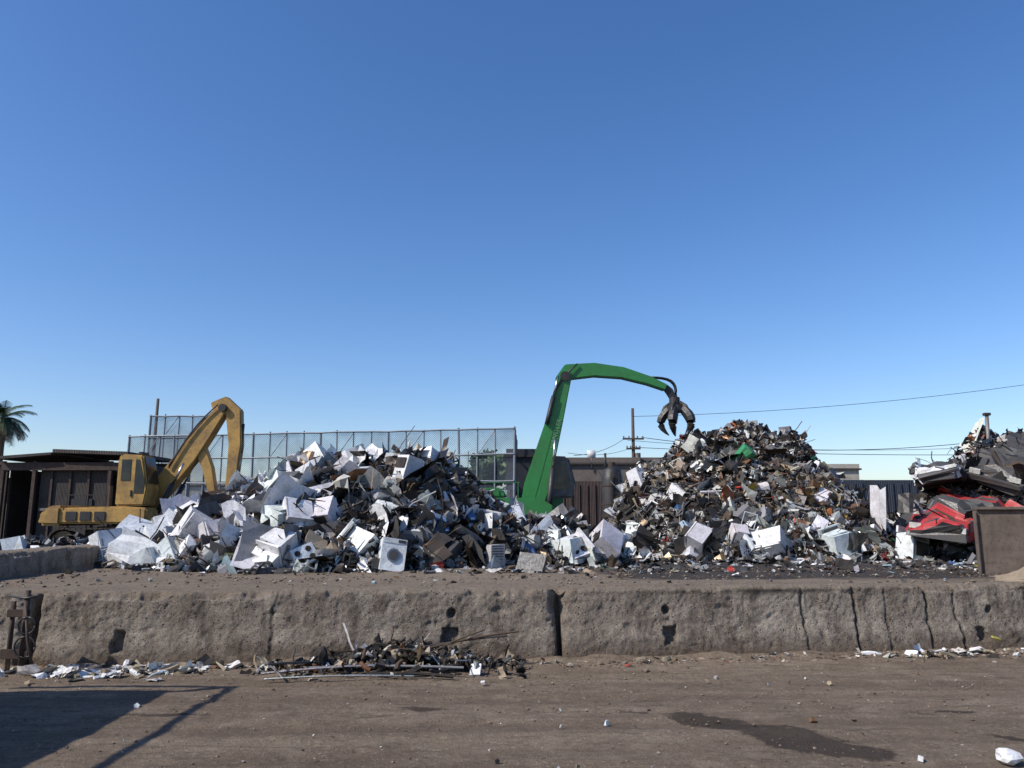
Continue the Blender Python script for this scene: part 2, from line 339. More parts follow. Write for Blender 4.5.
def barrier(name,p0,p1,z0,H,thick=.42,slots=(),holes=(),cracks=(),seed=0,flare=.12,mat=None,topdark=0.,amp=1.):
    p0=np.array(p0);p1=np.array(p1);L=np.linalg.norm(p1-p0);d=(p1-p0)/L;n=np.array([d[1],-d[0]])
    prof=[(0,0),(-.02,H*.12),(-flare*.35,H*.3),(-flare*.75,H*.48),(-flare,H*.8),(-flare-.008,H*.97),(-flare-.035,H),(-thick+.04,H+.004),(-thick,H*.95),(-thick+.02,0)]
    P=[]
    for (a,b_),(c_,d_) in zip(prof[:-1],prof[1:]):
        k=max(1,int(math.hypot(c_-a,d_-b_)/.016))
        for i in range(k): P.append((a+(c_-a)*i/k,b_+(d_-b_)*i/k))
    P.append(prof[-1]);P=np.array(P);ns=int(L/.014)+1
    s=np.linspace(0,L,ns);S,Q=np.meshgrid(s,np.arange(len(P)));O=P[Q,0].copy();ZZ=P[Q,1].copy()
    Tn=np.gradient(P,axis=0);Nn=np.stack([Tn[:,1],-Tn[:,0]],1);Nn/=np.linalg.norm(Nn,axis=1)[:,None]+1e-9
    ff=amp*(.010*fbm(S*1.7+seed,ZZ*3,O*3+seed,4)+.007*fbm(S*9+seed,ZZ*9,O*9,3)+.0065*fbm(S*26,ZZ*26+seed,O*26,2))
    ff-=amp*.03*np.clip(fbm(S*5+seed*2,ZZ*7,O*5,3)-.5,0,1)
    edge=np.exp(-((ZZ-H)/.06)**2)*np.exp(-((O+flare)/.07)**2)
    chip=np.clip(fbm(S*2.6+seed*3,ZZ*0+seed,0,4)-.2,0,1)*.10*edge*amp
    chip+=np.clip(fbm(S*9+seed*3,ZZ*2+seed,0,3)-.1,0,1)*.05*edge*amp
    dk=np.zeros_like(S);ins=np.zeros_like(S);front=(O>-flare-.03)
    wob=.012*fbm(S*12,ZZ*12,seed,2)
    for s0,zc,w,hh in slots:
        mk=np.clip(1-np.maximum(np.abs(S-s0+wob*2)-w/2,np.abs(ZZ-zc+wob*2)-hh/2)/.02,0,1)*front;ins=np.maximum(ins,mk*.08);dk=np.maximum(dk,mk*.35)
    for s0,zc,r in holes:
        mk=np.clip(1-(np.hypot(S-s0,ZZ-zc)-r+wob)/.015,0,1)*front;ins=np.maximum(ins,mk*.09);dk=np.maximum(dk,mk*.6)
    for s0,dp in cracks:
        mk=np.clip(1.3-np.abs(S-s0-.04*vn(ZZ*3+s0*9,ZZ*0+seed)-.012*vn(ZZ*14+s0*9,ZZ*0+seed))/.02,0,1)*(O>-thick+.05)*np.clip(.9+.6*vn(ZZ*5,ZZ*0+s0*7),.3,1);ins=np.maximum(ins,mk*dp);dk=np.maximum(dk,mk*.75)
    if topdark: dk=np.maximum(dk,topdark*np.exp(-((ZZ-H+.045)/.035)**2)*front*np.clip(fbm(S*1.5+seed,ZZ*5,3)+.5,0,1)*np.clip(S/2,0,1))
    er=.04*np.exp(-S/.04)+.04*np.exp(-(L-S)/.04);er+=.10*np.clip(fbm(S*6,ZZ*5+seed,1,2),0,1)*(np.exp(-S/.08)+np.exp(-(L-S)/.08))
    O2=O+Nn[Q,0]*ff-np.where(front,ins,0)-chip*.6-er*(O>-flare*1.5);Z2=ZZ+Nn[Q,1]*ff-chip-er*.4*(ZZ>H*.6)-np.where(~front&(ins>0),np.minimum(ins,.02),0)
    W=np.stack([p0[0]+d[0]*S+n[0]*O2,p0[1]+d[1]*S+n[1]*O2,z0+Z2],-1).reshape(-1,3)
    k=len(P);id_=np.arange(k*ns).reshape(k,ns)
    F=np.stack([id_[:-1,:-1],id_[:-1,1:],id_[1:,1:],id_[1:,:-1]],-1).reshape(-1,4).tolist()
    F.append(id_[:,0].tolist());F.append(id_[::-1,-1].tolist())
    me=bpy.data.meshes.new(name);me.from_pydata(W.tolist(),[],F)
    a=me.attributes.new('dk','FLOAT','POINT');a.data.foreach_set('value',dk.ravel().astype(np.float32))
    top=(np.clip((ZZ-H*.96)/(H*.03),0,1)*(O<-flare*.9)).ravel();a=me.attributes.new('top','FLOAT','POINT');a.data.foreach_set('value',top.astype(np.float32))
    me.polygons.foreach_set('use_smooth',np.ones(len(F),bool));me.polygons[len(F)-1].use_smooth=False;me.polygons[len(F)-2].use_smooth=False
    me.materials.append(mat or M_conc);o=bpy.data.objects.new(name,me);COL.objects.link(o);return o
def yl_(x): return float(yline(x))-0.02
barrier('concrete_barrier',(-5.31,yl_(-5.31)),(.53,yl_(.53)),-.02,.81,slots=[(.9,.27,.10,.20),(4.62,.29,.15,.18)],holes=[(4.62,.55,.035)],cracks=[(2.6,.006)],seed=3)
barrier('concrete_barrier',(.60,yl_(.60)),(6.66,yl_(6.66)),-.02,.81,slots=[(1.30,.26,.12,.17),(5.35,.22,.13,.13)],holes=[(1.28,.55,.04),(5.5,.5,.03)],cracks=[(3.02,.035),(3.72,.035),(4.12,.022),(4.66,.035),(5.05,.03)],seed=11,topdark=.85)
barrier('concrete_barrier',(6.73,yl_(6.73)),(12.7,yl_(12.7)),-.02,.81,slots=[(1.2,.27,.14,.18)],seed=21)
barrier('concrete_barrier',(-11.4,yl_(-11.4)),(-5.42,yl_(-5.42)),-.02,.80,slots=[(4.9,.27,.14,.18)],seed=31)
M_conc2=concrete('old_concrete',1.1)
barrier('concrete_block_wall',(-7.1,9.3),(-7.15,14.5),.74,.40,thick=.5,flare=.03,seed=41,mat=M_conc2)
# ------------------------------------------------------------------ scrap heaps
PAL_L=[(WHITE,15),(OFFW,7),(LG,10),(MG,11),(DG,22),(BK,26),(LBL,2),(BLU,1),(RED,.6),(TAN,4),(BRN,6),(RUST,2.5),(GRN,.3),(YEL,.3)]
PAL_LR=[(WHITE,6),(OFFW,4),(LG,8),(MG,12),(DG,28),(BK,38),(LBL,2),(BLU,1),(RED,.5),(TAN,3),(BRN,5),(RUST,2)]
PAL_R=[(WHITE,6),(OFFW,7),(LG,11),(MG,15),(DG,22),(BK,25),(LBL,1.2),(BLU,.5),(RED,.5),(TAN,11),(BRN,16),(RUST,7),(GRN,.2),(YEL,.4),(ORG,.4)]
PAL_RB=[(WHITE,16),(OFFW,10),(LG,12),(MG,11),(DG,22),(BK,24),(LBL,2),(RED,.5),(TAN,7),(BRN,8),(RUST,2.5),(GRN,.2)]
def heap(name,rx,rh,yc,fx,fa,back,n,palf,smin,smax,appl,apf,seed,wires=400,asc=(.5,.85),pw=3.0,rmax=.38,crumple=0):
    mb=MB();x0,x1=rx[0],rx[-1]
    def H(x,y):
        h=np.interp(x,rx,rh,0,0);a=np.interp(x,fx,fa);dy=y-yc
        t=np.where(dy<0,-dy/a,dy/back)
        f=np.clip(1-t,0,1)**.85;f=np.where(t<.25,f*.5+.5*(1-t*t*1.6),f)
        return h*f*(1+.10*fbm(x*1.3+seed,y*1.3,0,3))
    gx=np.linspace(x0-.1,x1+.1,int((x1-x0)/.1));gy=np.linspace(yc-max(fa)-.2,yc+back+.2,int((max(fa)+back)/.1))
    A,B=np.meshgrid(gx,gy);hh=H(A,B);ZC=gz(B)+hh-.15+.08*fbm(A*4,B*4,seed,3)*(hh>.1)
    V=np.stack([A.ravel(),B.ravel(),ZC.ravel()],1);id_=np.arange(A.size).reshape(A.shape)
    F=[tuple(q) for q in np.stack([id_[:-1,:-1],id_[:-1,1:],id_[1:,1:],id_[1:,:-1]],-1).reshape(-1,4).tolist()]
    mb.add(V,F,[jc(BRN if R.random()<.3 else BK,.5) for _ in F],2)
    cnt=0
    while cnt<n:
        x=R.uniform(x0,x1);a=np.interp(x,fx,fa)
        fr=R.random()<.78
        y=yc-R.uniform(-.08,1.08)*a if fr else yc+R.uniform(-.1,1.05)*back
        h=float(H(np.float64(x),np.float64(y)))
        if h<.05 and R.random()<.6: continue
        s=smin+(smax-smin)*R.random()**pw
        ridge=abs(y-yc)<.9
        if ridge: s=min(s,rmax)
        if h<.15: s*=.6
        pal=palf(x,y,h);c=pick(pal);k=R.random()
        mt=0 if R.random()<.6 else (1 if R.random()<.6 else 2)
        if k<.22: L=p_sheet(s*1.3,c,mt)
        elif k<.38: L=p_panel(s*1.1,c,mt)
        elif k<.52: L=p_box(s,c,mt)
        elif k<.66: L=p_crump(s,c,mt)
        elif k<.78: L=p_pipe(s*.8 if ridge else s,c,1 if R.random()<.4 else 2)
        elif k<.85: L=p_beam(s*.7 if ridge else s,c,mt)
        elif k<.88: L=p_frame(s*.8,c,mt)
        elif k<.91: L=p_rack(s*.8,jc(LG),1)
        elif k<.93: L=p_drum(s*.8,c,mt)
        elif k<.96: L=p_lump(s,c)
        else: L=p_bag(s,jc(BK if R.random()<.7 else OFFW),2)
        if k>.66 and k<.85: rm=RM(R.uniform(0,6.28),R.uniform(0,3),R.normal(0,.25))
        else: rm=rotm()
        z=gz(y)+h+R.uniform(-.55,.12)*s+.02
        z=max(z,gz(y)+.03)
        place(mb,L,np.array((x,y,z)),rm);cnt+=1
    for _ in range(wires):
        x=R.uniform(x0,x1);a=np.interp(x,fx,fa);y=yc-R.uniform(.08,1)*a;h=float(H(np.float64(x),np.float64(y)))
        place(mb,p_wire(R.uniform(.4,1.0),jc([BK,BRN,LG,TAN,RUST][R.integers(5)])),np.array((x,y,gz(y)+h+.03)),RM(R.uniform(0,6.28),R.normal(0,.4),0))
    cnt=0
    while cnt<appl+crumple:
        x=R.uniform(x0,x1);a=np.interp(x,fx,fa);y=yc-R.uniform(-.02,1.0)*a
        h=float(H(np.float64(x),np.float64(y)))
        if R.random()>apf(x,y,h): continue
        if cnt>=appl:   # torn white cabinet panels
            L=p_sheet(R.uniform(.35,.75),jc(WHITE,.12),0)
            place(mb,L,np.array((x,y,gz(y)+h+R.uniform(-.05,.08))),rotm());cnt+=1;continue
        L=[p_washer,p_toploader,p_fridge,p_stove,p_ac,p_tower,p_tv,p_tower,p_toploader][R.integers(9)]()
        sc=R.uniform(*asc)
        rm=rotm() if R.random()<.5 else rotm((0,0,1),R.uniform(-1.1,1.1))@rotm((1,0,0),R.normal(0,.5))@rotm((0,1,0),R.normal(0,.6))
        place(mb,L,np.array((x,y,max(gz(y)+.16,gz(y)+h+R.uniform(-.30,.02)))),rm,sc);cnt+=1
    return mb,H
rx=[-7.9,-7.6,-7.1,-6.0,-5.3,-4.5,-3.7,-2.9,-2.27,-1.46,-.85,-.45,.06,.57,1.17,1.8,2.3]
rh=[.05,.3,.65,1.1,1.6,1.80,2.22,2.08,2.20,2.12,1.65,1.25,.85,.85,.75,.45,.05]
fx=[-7.9,-7,-5.5,-4,-2.5,-1.5,-.5,1,2.3];fa=[1.4,2.1,3.0,3.4,3.2,2.7,1.7,1.2,.8]
mbL,HL=heap('scrap_heap',rx,rh,15.8,fx,fa,3.2,13500,lambda x,y,h:PAL_L if x<-2.7+R.normal(0,.9) else PAL_LR,.06,.58,105,
   lambda x,y,h:(.9 if x<-2.7 else .20)*(1 if h>.08 else .3),1.5,400,(.40,.72),3.2,.38,150)
mbL.obj('scrap_heap',SCRAP)
rx=[2.2,2.5,3.05,3.6,4.46,5.3,6.0,6.5,7.1,7.84,8.4,9.25,10.1,11.5,13.2]
rh=[.1,.5,1.6,2.4,2.85,3.35,3.6,3.62,3.6,3.42,2.75,1.75,1.05,.5,.2]
fx=[2.2,3.5,5,7,9,11,13.2];fa=[1.2,3.3,4.2,4.4,4.0,3.0,2]
mbR,HR=heap('scrap_heap',rx,rh,22.,fx,fa,3.5,22000,lambda x,y,h:PAL_R if h>.9 or R.random()<.3 else PAL_RB,.06,.52,70,
   lambda x,y,h:.9 if h<.85 else .04,4.5,800,(.38,.72),3.4,.28,130)
mbR.obj('scrap_heap',SCRAP)
rx=[9.3,9.6,10.06,10.67,11.28,11.6,12.1,12.7,14,15.5,17]
rh=[.2,.9,1.3,1.5,2.3,3.0,3.2,2.9,2.5,1.8,.3]
mbF,HF=heap('scrap_heap',rx,rh,19.8,[9,17],[2.0,2.2],2.6,5500,lambda x,y,h:PAL_R if R.random()<.4 else PAL_LR,.06,.65,14,lambda x,y,h:.8,8.5,200,(.45,.75))
mbF.obj('scrap_heap',SCRAP)
rx=[-20,-18,-16,-14,-12,-9];mbD,_=heap('scrap_heap',rx,[.1,.5,.6,.4,.5,.2],21.5,[-20,-9],[1.5,1.5],1.5,1500,lambda x,y,h:PAL_LR,.07,.4,3,lambda x,y,h:1,2.2,60)
mbD.obj('scrap_heap',SCRAP)
def single(name,L,pos,rm,sc=1):
    mb=MB();place(mb,L,np.zeros(3),rm,sc);return mb.obj(name,SCRAP,loc=tuple(pos))
single('washing_machine',p_washer(jc(WHITE,.02)),(-1.95,12.85,1.0),RM(.3,-.2,.16),.60)
single('washing_machine',p_toploader(),(-3.95,13.3,1.5),RM(-.5,.1,.25),.66)
single('refrigerator',p_fridge(),(-5.6,13.6,1.25),RM(.5,.3,.5),.60)
single('washing_machine',p_toploader(),(7.35,17.8,.95),RM(.2,.1,-.3),.75)
single('refrigerator',p_fridge(),(5.6,18.0,.95),RM(-.3,.9,1.2),.72)
single('air_conditioner',p_ac(),(-.3,13.9,.95),RM(.4,0,.0),.5)
single('kitchen_stove',p_stove(),(9.1,18.0,.92),RM(.5,0,.2),.75)
single('computer_monitor',p_tv(),(.30,12.4,.90),RM(-.35,-.45,.12),.75)
single('green_plastic_drum',p_drum(.62,(.02,.24,.09),0),(6.1,20.4,3.2),RM(0,.5,.6),1)
single('storage_box',[(*box((0,0,0),(.34,.3,.26),.012),(.22,.23,.12),0),(*box((0,0,.14),(.37,.33,.04),.004),(.16,.17,.09),0)],(-4.4,12.75,.91),RM(.1))
# ------------------------------------------------------------------ litter and gravel
mb=MB()
def scat(n,xf,yf,smin,smax,pal,lift=.2,mt=2):
    for _ in range(n):
        x=xf();y=yf(x);s=smin+(smax-smin)*R.random()**3
        V=IC1V*(1+R.normal(0,.25,(12,1)))*s*np.array((1,1,.55));place(mb,[(V,IC1F,pick(pal),mt)],np.array((x,y,gzz(x,y)+s*lift+.002)),rotm((0,0,1),R.uniform(0,6)))
GP=[((.23,.175,.13),6),((.17,.125,.09),6),((.33,.29,.245),2),((.09,.07,.055),3)]
scat(3500,lambda:R.uniform(-7,7.5),lambda x:R.uniform(4,9.4),.004,.016,GP)
scat(3000,lambda:R.uniform(-6,7.5),lambda x:yl_(x)-abs(R.normal(0,.2))-.02,.006,.04,GP)
scat(2500,lambda:R.uniform(-7,8),lambda x:R.uniform(9.9,14),.006,.03,GP)
mb.obj('gravel',SCRAP)
mb=MB();LP=[(WHITE,4),(OFFW,5),(LG,4),(BK,5),(TAN,5),(RUST,2),(LBL,1),(RED,.3)]
def litter(n,xf,yf,smin,smax,pal=LP,flat=.25):
    for _ in range(n):
        x=xf();y=yf(x);s=smin+(smax-smin)*R.random()**2;c=pick(pal);k=R.random()
        L=p_sheet(s,c,2) if k<.7 else(p_panel(s,c,0) if k<.78 else (p_pipe(s*.8,c,2) if k<.9 else p_crump(s*.5,c,0)))
        place(mb,L,np.array((x,y,gzz(x,y)+.015+s*.05)),RM(R.uniform(0,6),R.normal(0,flat),R.normal(0,flat)))
litter(240,lambda:R.normal(-4.2,.6),lambda x:yl_(x)-.10-abs(R.normal(0,.28)),.03,.24,[(WHITE,7),(OFFW,5),(LG,3),(BK,3),(TAN,5)])
litter(260,lambda:R.uniform(-5.2,7),lambda x:yl_(x)-.05-abs(R.normal(0,.13)),.02,.11)
litter(90,lambda:R.normal(5.2,.45),lambda x:yl_(x)-.08-abs(R.normal(0,.17)),.03,.2,[(WHITE,4),(OFFW,3),(BK,4),(TAN,5)])
litter(130,lambda:R.uniform(-5,6),lambda x:R.uniform(5,8.8),.01,.035)
litter(240,lambda:R.uniform(-7,8),lambda x:R.uniform(10.3,14.5),.02,.12,PAL_LR)
litter(500,lambda:R.uniform(-6.5,9),lambda x:R.uniform(12.0,14.5),.04,.24,PAL_L)
litter(520,lambda:R.uniform(1,11),lambda x:R.uniform(15.0,18.5),.05,.28,PAL_L)
place(mb,p_bag(.22,WHITE),np.array((3.36,5.60,.05)),RM(.3))
place(mb,p_panel(.16,(.5,.45,.08)),np.array((5.98,9.98,.16)),RM(.2,.5,.3))
mb.obj('litter',SCRAP)
mb=MB()
for _ in range(900):
    x=R.normal(-1.25,.60);x=min(max(x,-2.7),.1);y=yl_(x)-.08-abs(R.normal(0,.30))
    if y<8.2: continue
    hh=.26*math.exp(-((x+1.15)/.7)**2)*math.exp(-((y-8.85)/.4)**2);s=R.uniform(.03,.17);c=pick([(BK,12),(DG,8),(BRN,9),(RUST,2),(LG,2),(WHITE,1),(TAN,6),(OFFW,1.5)])
    k=R.random();L=p_sheet(s,c,2) if k<.35 else p_crump(s*.8,c,2) if k<.6 else p_pipe(s*.9,c,2) if k<.8 else p_panel(s,c,0) if k<.9 else p_wire(s*2.5,c,2)
    place(mb,L,np.array((x,y,.03+hh*R.uniform(.4,1))),RM(R.uniform(0,6.3),R.normal(0,.5),R.normal(0,.4)) if k>.6 else rotm())
for (a,b_,r,c) in [((-1.0,8.75,.22),(.08,8.98,.38),.012,BRN),((-1.3,8.7,.20),(-.05,9.0,.33),.010,DG),((-2.6,8.42,.04),(-1.2,8.55,.10),.014,LG),((-2.5,8.2,.03),(-1.0,8.28,.04),.011,LG),((-2.2,8.62,.06),(-.5,8.4,.1),.014,MG),((-1.9,8.9,.05),(-2.5,8.3,.15),.012,DG),((-1.5,8.35,.05),(-.6,8.3,.03),.018,BK),((-2.75,8.75,.15),(-2.3,8.2,.03),.011,LG),((-.9,8.6,.2),(-.3,8.95,.4),.008,BRN)]:
    t=np.linspace(0,1,6)[:,None];P=np.array(a)*(1-t)+np.array(b_)*t;P[:,2]+=.02*np.sin(t[:,0]*3);mb.add(*tube(P,r,6),jc(c),1 if c==LG else 2)
for p,s in(((-2.05,8.75,.14),.36),((-1.75,8.8,.1),.3),((-1.0,8.8,.2),.38),((-.75,8.75,.13),.28)):
    place(mb,p_bag(s,BK),np.array(p),rotm())
mb.obj('debris_heap',SCRAP)
# ------------------------------------------------------------------ part helpers
def empty(name,loc=(0,0,0),rotz=0):
    e=bpy.data.objects.new(name,None);COL.objects.link(e);e.location=loc;e.rotation_euler=(0,0,rotz);e.empty_display_size=.2;return e
def mkobj(name,V,F,mat,parent,bev=0,smooth=False,seg=2):
    me=bpy.data.meshes.new(name);me.from_pydata([tuple(map(float,v)) for v in V],[],[tuple(f) for f in F])
    bm=bmesh.new();bm.from_mesh(me);bmesh.ops.recalc_face_normals(bm,faces=bm.faces)
    if bev:
        ed=[e for e in bm.edges if len(e.link_faces)==2 and e.calc_face_angle(0)>.5]
        bmesh.ops.bevel(bm,geom=ed,offset=bev,segments=seg,affect='EDGES',clamp_overlap=True)
    bm.to_mesh(me);bm.free()
    if smooth: me.polygons.foreach_set('use_smooth',np.ones(len(me.polygons),bool))
    me.materials.append(mat);o=bpy.data.objects.new(name,me);COL.objects.link(o);o.parent=parent;return o
def pbox(name,par,c,s,mat,bev=.02,rm=None):
    V,F=box((0,0,0),s)
    if rm is not None: V=V@rm.T
    return mkobj(name,V+np.array(c),F,mat,par,bev)
def prism(name,par,poly,y0,y1,mat,bev=.02):
    n=len(poly);V=[(x,y0,z) for x,z in poly]+[(x,y1,z) for x,z in poly]
    F=[tuple(range(n)),tuple(range(2*n-1,n-1,-1))]+[(i,(i+1)%n,n+(i+1)%n,n+i) for i in range(n)]
    return mkobj(name,V,F,mat,par,bev)
def arm(name,par,pts,ws,y0,y1,mat,bev=.025):
    P=np.array(pts,float);T=np.gradient(P,axis=0);T/=np.linalg.norm(T,axis=1)[:,None];N=np.stack([-T[:,1],T[:,0]],1);w=np.array(ws)[:,None]/2
    return prism(name,par,(P+N*w).tolist()+(P-N*w)[::-1].tolist(),y0,y1,mat,bev)
def ptube(name,par,path,r,mat,n=10,smooth=True,taper=None):
    V,F=tube(path,r,n,True,taper);o=mkobj(name,V,F,mat,par,0,False)
    for p in o.data.polygons: p.use_smooth=smooth and len(p.vertices)==4
    return o
def cyl(name,par,c,r,h,axis,mat,n=24,bev=0):
    V,F=disc(c,r,h,axis,n);return mkobj(name,V,F,mat,par,bev)
def ram(par,a,b,y,r=.07,nm='hydraulic_cylinder'):
    a=np.array((a[0],y,a[1]));b=np.array((b[0],y,b[1]));m_=a*.42+b*.58
    ptube(nm,par,[a,a*.7+m_*.3,m_],r,M_black,12);ptube('piston_rod',par,[m_,m_*.5+b*.5,b],r*.5,M_chrome,10)
M_yel=weathered('worn_yellow_paint',(.46,.27,.065),(.11,.07,.04),.9,.55,scale=1.8)
M_grn=weathered('green_machine_paint',(.03,.21,.05),(.05,.07,.03),.5,.42,scale=1.8)
M_letter=weathered('faded_lettering',(.16,.30,.17),(.05,.14,.06),.8,.6)
M_black=weathered('black_steel',(.018,.018,.02),(.05,.04,.03),.6,.5)
M_chrome=weathered('chrome_rod',(.5,.5,.5),(.2,.18,.15),.3,.25,1.)
M_rust=weathered('rusty_steel',(.07,.046,.036),(.035,.025,.02),.8,.75,.2)
M_steel=weathered('grey_steel',(.20,.19,.18),(.10,.06,.04),.7,.55,.3)
M_bin=weathered('worn_bin_steel',(.12,.092,.074),(.04,.028,.022),.9,.8,.1,1.6)
M_glass,_n,_b=newmat('dark_glass');_b.inputs['Base Color'].default_value=(.012,.016,.018,1)
nz_=noise(_n,3,4,.6,objvec(_n));_n.links.new(ramp(_n,nz_,[(.3,.05),(.7,.3)]),_b.inputs['Roughness'])
M_white=weathered('off_white_paint',(.62,.62,.60),(.25,.2,.15),.4,.6)
def track(par,x0,x1,y,w,zb,h):
    r=h/2;n=10;pl=[]
    for i in range(n+1): a=-math.pi/2+math.pi*i/n;pl.append((x1-r+r*math.cos(a),zb+r+r*math.sin(a)))
    for i in range(n+1): a=math.pi/2+math.pi*i/n;pl.append((x0+r+r*math.cos(a),zb+r+r*math.sin(a)))
    mb=MB();P=np.array(pl);N=len(P);per=[]
    for i in range(N):
        a=P[i];b_=P[(i+1)%N];k=max(1,int(np.linalg.norm(b_-a)/.17))
        for j in range(k): per.append((a+(b_-a)*j/k,b_-a))
    for p,t in per:
        ang=math.atan2(t[1],t[0]);V,F=box((0,0,0),(.15,w,.05));Rm=np.array([[math.cos(ang),0,-math.sin(ang)],[0,1,0],[math.sin(ang),0,math.cos(ang)]])
        mb.add(V@Rm.T+np.array((p[0],y,p[1])),F,(.05,.04,.035),2)
    for xx in np.linspace(x0+r,x1-r,6): mb.add(*disc((xx,y,zb+r*.75),r*.55,w*.6,1,14),(.06,.045,.035),2)
    for xx in(x0+r,x1-r): mb.add(*disc((xx,y,zb+r),r*.85,w*.62,1,18),(.2,.12,.04),0)
    mb.add(*box(((x0+x1)/2,y,zb+r),(x1-x0-2*r,w*.5,h*.45)),(.15,.09,.03),0)
    mb.obj('track',SCRAP,parent=par)
# ------------------------------------------------------------------ yellow excavator
y0=26.;g=gz(26);EY=empty('yellow_excavator',(-12.05,y0,float(g)))
for yy in(-1.15,1.15): track(EY,-2.4,1.4,yy,.6,0,.85)
pbox('undercarriage',EY,(-.45,0,.62),(2.2,1.7,.4),M_black)
cyl('slew_ring',EY,(-.45,0,.93),.65,.2,2,M_black)
prism('engine_housing',EY,[(-2.55,1.0),(.55,1.0),(.55,1.5),(-.2,1.55),(-2.0,1.5),(-2.4,1.4),(-2.58,1.25)],-1.3,1.3,M_yel,.06)
prism('counterweight',EY,[(-2.8,.95),(-2.1,.93),(-2.1,1.58),(-2.45,1.56),(-2.7,1.44),(-2.85,1.2)],-1.36,1.36,M_yel,.09)
for i,xx in enumerate((-1.8,-1.35,-.9)): pbox('side_grille',EY,(xx,-1.315,1.24),(.34,.03,.28),M_black,.005)
pbox('deck_rail',EY,(-1.5,-1.1,1.9),(1.4,.03,.03),M_black,.005)
for xx in(-2.1,-1.5,-.85): pbox('rail_post',EY,(xx,-1.1,1.70),(.03,.03,.42),M_black,.003)
cyl('exhaust_pipe',EY,(-1.6,.6,1.9),.07,.7,2,M_rust,12)
prism('cab_frame',EY,[(-.5,1.56),(.42,1.56),(.5,2.1),(.28,3.16),(-.4,3.2),(-.5,3.05)],-1.25,-.35,M_yel,.05)
prism('cab_side_window',EY,[(.08,1.95),(.38,1.95),(.40,2.3),(.2,3.02),(.08,3.02)],-1.262,-1.25,M_glass,0)
prism('cab_rear_window',EY,[(-.36,2.35),(-.06,2.35),(-.06,3.02),(-.36,3.02)],-1.262,-1.25,M_glass,0)
pbox('door_handle',EY,(.0,-1.27,1.95),(.05,.03,.2),M_black,.005)
pbox('cab_windshield',EY,(.40,-.8,2.68),(.02,.7,.85),M_glass,0,rotm((0,1,0),-.22))
pbox('cab_roof_lamp',EY,(.1,-.8,3.24),(.12,.5,.08),M_black,.01)
arm('boom',EY,[(-.05,1.4),(.55,2.3),(1.25,3.25),(1.8,4.05),(2.32,4.82)],[.40,.64,.66,.52,.34],-.22,.22,M_yel,.03)
for yy in(-.42,.42): ram(EY,(.5,1.35),(1.25,2.95),yy,.08)
arm('stick',EY,[(1.95,4.85),(2.35,4.98),(2.68,4.68),(2.80,3.6),(2.72,2.1)],[.32,.50,.52,.42,.32],-.18,.18,M_yel,.03)
ram(EY,(1.1,3.7),(2.2,5.05),0,.09)
arm('bucket_linkage',EY,[(1.4,3.6),(1.65,3.4),(1.92,2.8),(2.15,1.9)],[.26,.36,.32,.24],-.14,.14,M_yel,.02)
ram(EY,(2.98,4.3),(2.92,2.6),0,.06)
cyl('knuckle_pin',EY,(2.35,0,4.82),.13,.62,1,M_black)
cyl('boom_foot_pin',EY,(0,0,1.55),.14,.7,1,M_black)
t=np.linspace(0,1,9)[:,None]
for k in range(2):
    P=np.array((.7,-.28,2.8+k*.06))*(1-t)+np.array((2.2,-.28,4.92))*t;P[:,2]+=.22*np.sin(t[:,0]*math.pi);ptube('hydraulic_hose',EY,P,.022,M_black,6)
prism('bucket',EY,[(2.0,2.0),(2.75,2.15),(3.1,1.5),(2.8,.95),(2.1,.85),(1.75,1.3)],-.5,.5,M_rust,.05)
# ------------------------------------------------------------------ green material handler
y1=27.;g=float(gz(27));EG=empty('green_material_handler',(0,y1,g))
for yy in(-1.2,1.2): track(EG,-2.0,2.0,yy,.6,0,.85)
pbox('undercarriage',EG,(0,0,.62),(2.4,1.8,.4),M_black)
cyl('slew_ring',EG,(0,0,.95),.8,.24,2,M_black)
prism('upper_deck',EG,[(-1.5,1.15),(1.35,1.15),(1.35,1.6),(.9,1.86),(-1.5,1.86)],-1.35,1.35,M_grn,.04)
prism('engine_cover',EG,[(-1.6,1.87),(-.2,1.87),(-.2,2.05),(-.5,2.2),(-1.6,2.18)],-1.2,1.2,M_grn,.06)
pbox('side_grille',EG,(-1.0,-1.22,2.0),(.7,.03,.18),M_black,.004)
for xx in(-1.4,-.6,.2): pbox('rail_post',EG,(xx,-1.3,2.1),(.03,.03,.5),M_grn,.003)
pbox('deck_rail',EG,(-.6,-1.3,2.36),(1.7,.03,.03),M_grn,.004)
prism('cab_frame',EG,[(1.15,1.9),(2.15,1.9),(2.22,2.4),(1.95,3.35),(1.25,3.38),(1.12,3.1)],.45,1.4,M_steel,.06)
prism('cab_side_window',EG,[(1.28,2.2),(2.02,2.2),(2.06,2.5),(1.84,3.18),(1.32,3.2)],.436,.45,M_glass,0)
pbox('cab_windshield',EG,(2.12,.92,2.85),(.02,.75,.85),M_glass,0,rotm((0,1,0),-.26))
pbox('cab_riser',EG,(1.5,.9,1.65),(.6,.7,.55),M_grn,.03)
arm('boom',EG,[(.62,1.35),(.86,2.3),(1.15,3.35),(1.5,4.6),(1.72,5.5),(1.92,6.25)],[.74,.88,.74,.58,.5,.42],-.25,.25,M_grn,.03)
arm('boom_rib',EG,[(.72,1.8),(.92,2.5),(1.2,3.5),(1.5,4.55)],[.08,.08,.06,.05],-.262,-.25,M_grn,0)
arm('stick',EG,[(1.62,5.95),(1.95,6.28),(2.9,6.36),(3.9,6.25),(4.8,5.98),(5.42,5.72)],[.28,.55,.48,.40,.31,.22],-.19,.19,M_grn,.03)
cyl('knuckle_pin',EG,(1.86,0,6.1),.17,.64,1,M_black);cyl('boom_foot_pin',EG,(.68,0,1.6),.18,.7,1,M_black)
for yy in(-.38,.38): ram(EG,(1.25,1.5),(1.5,3.9),yy,.10)
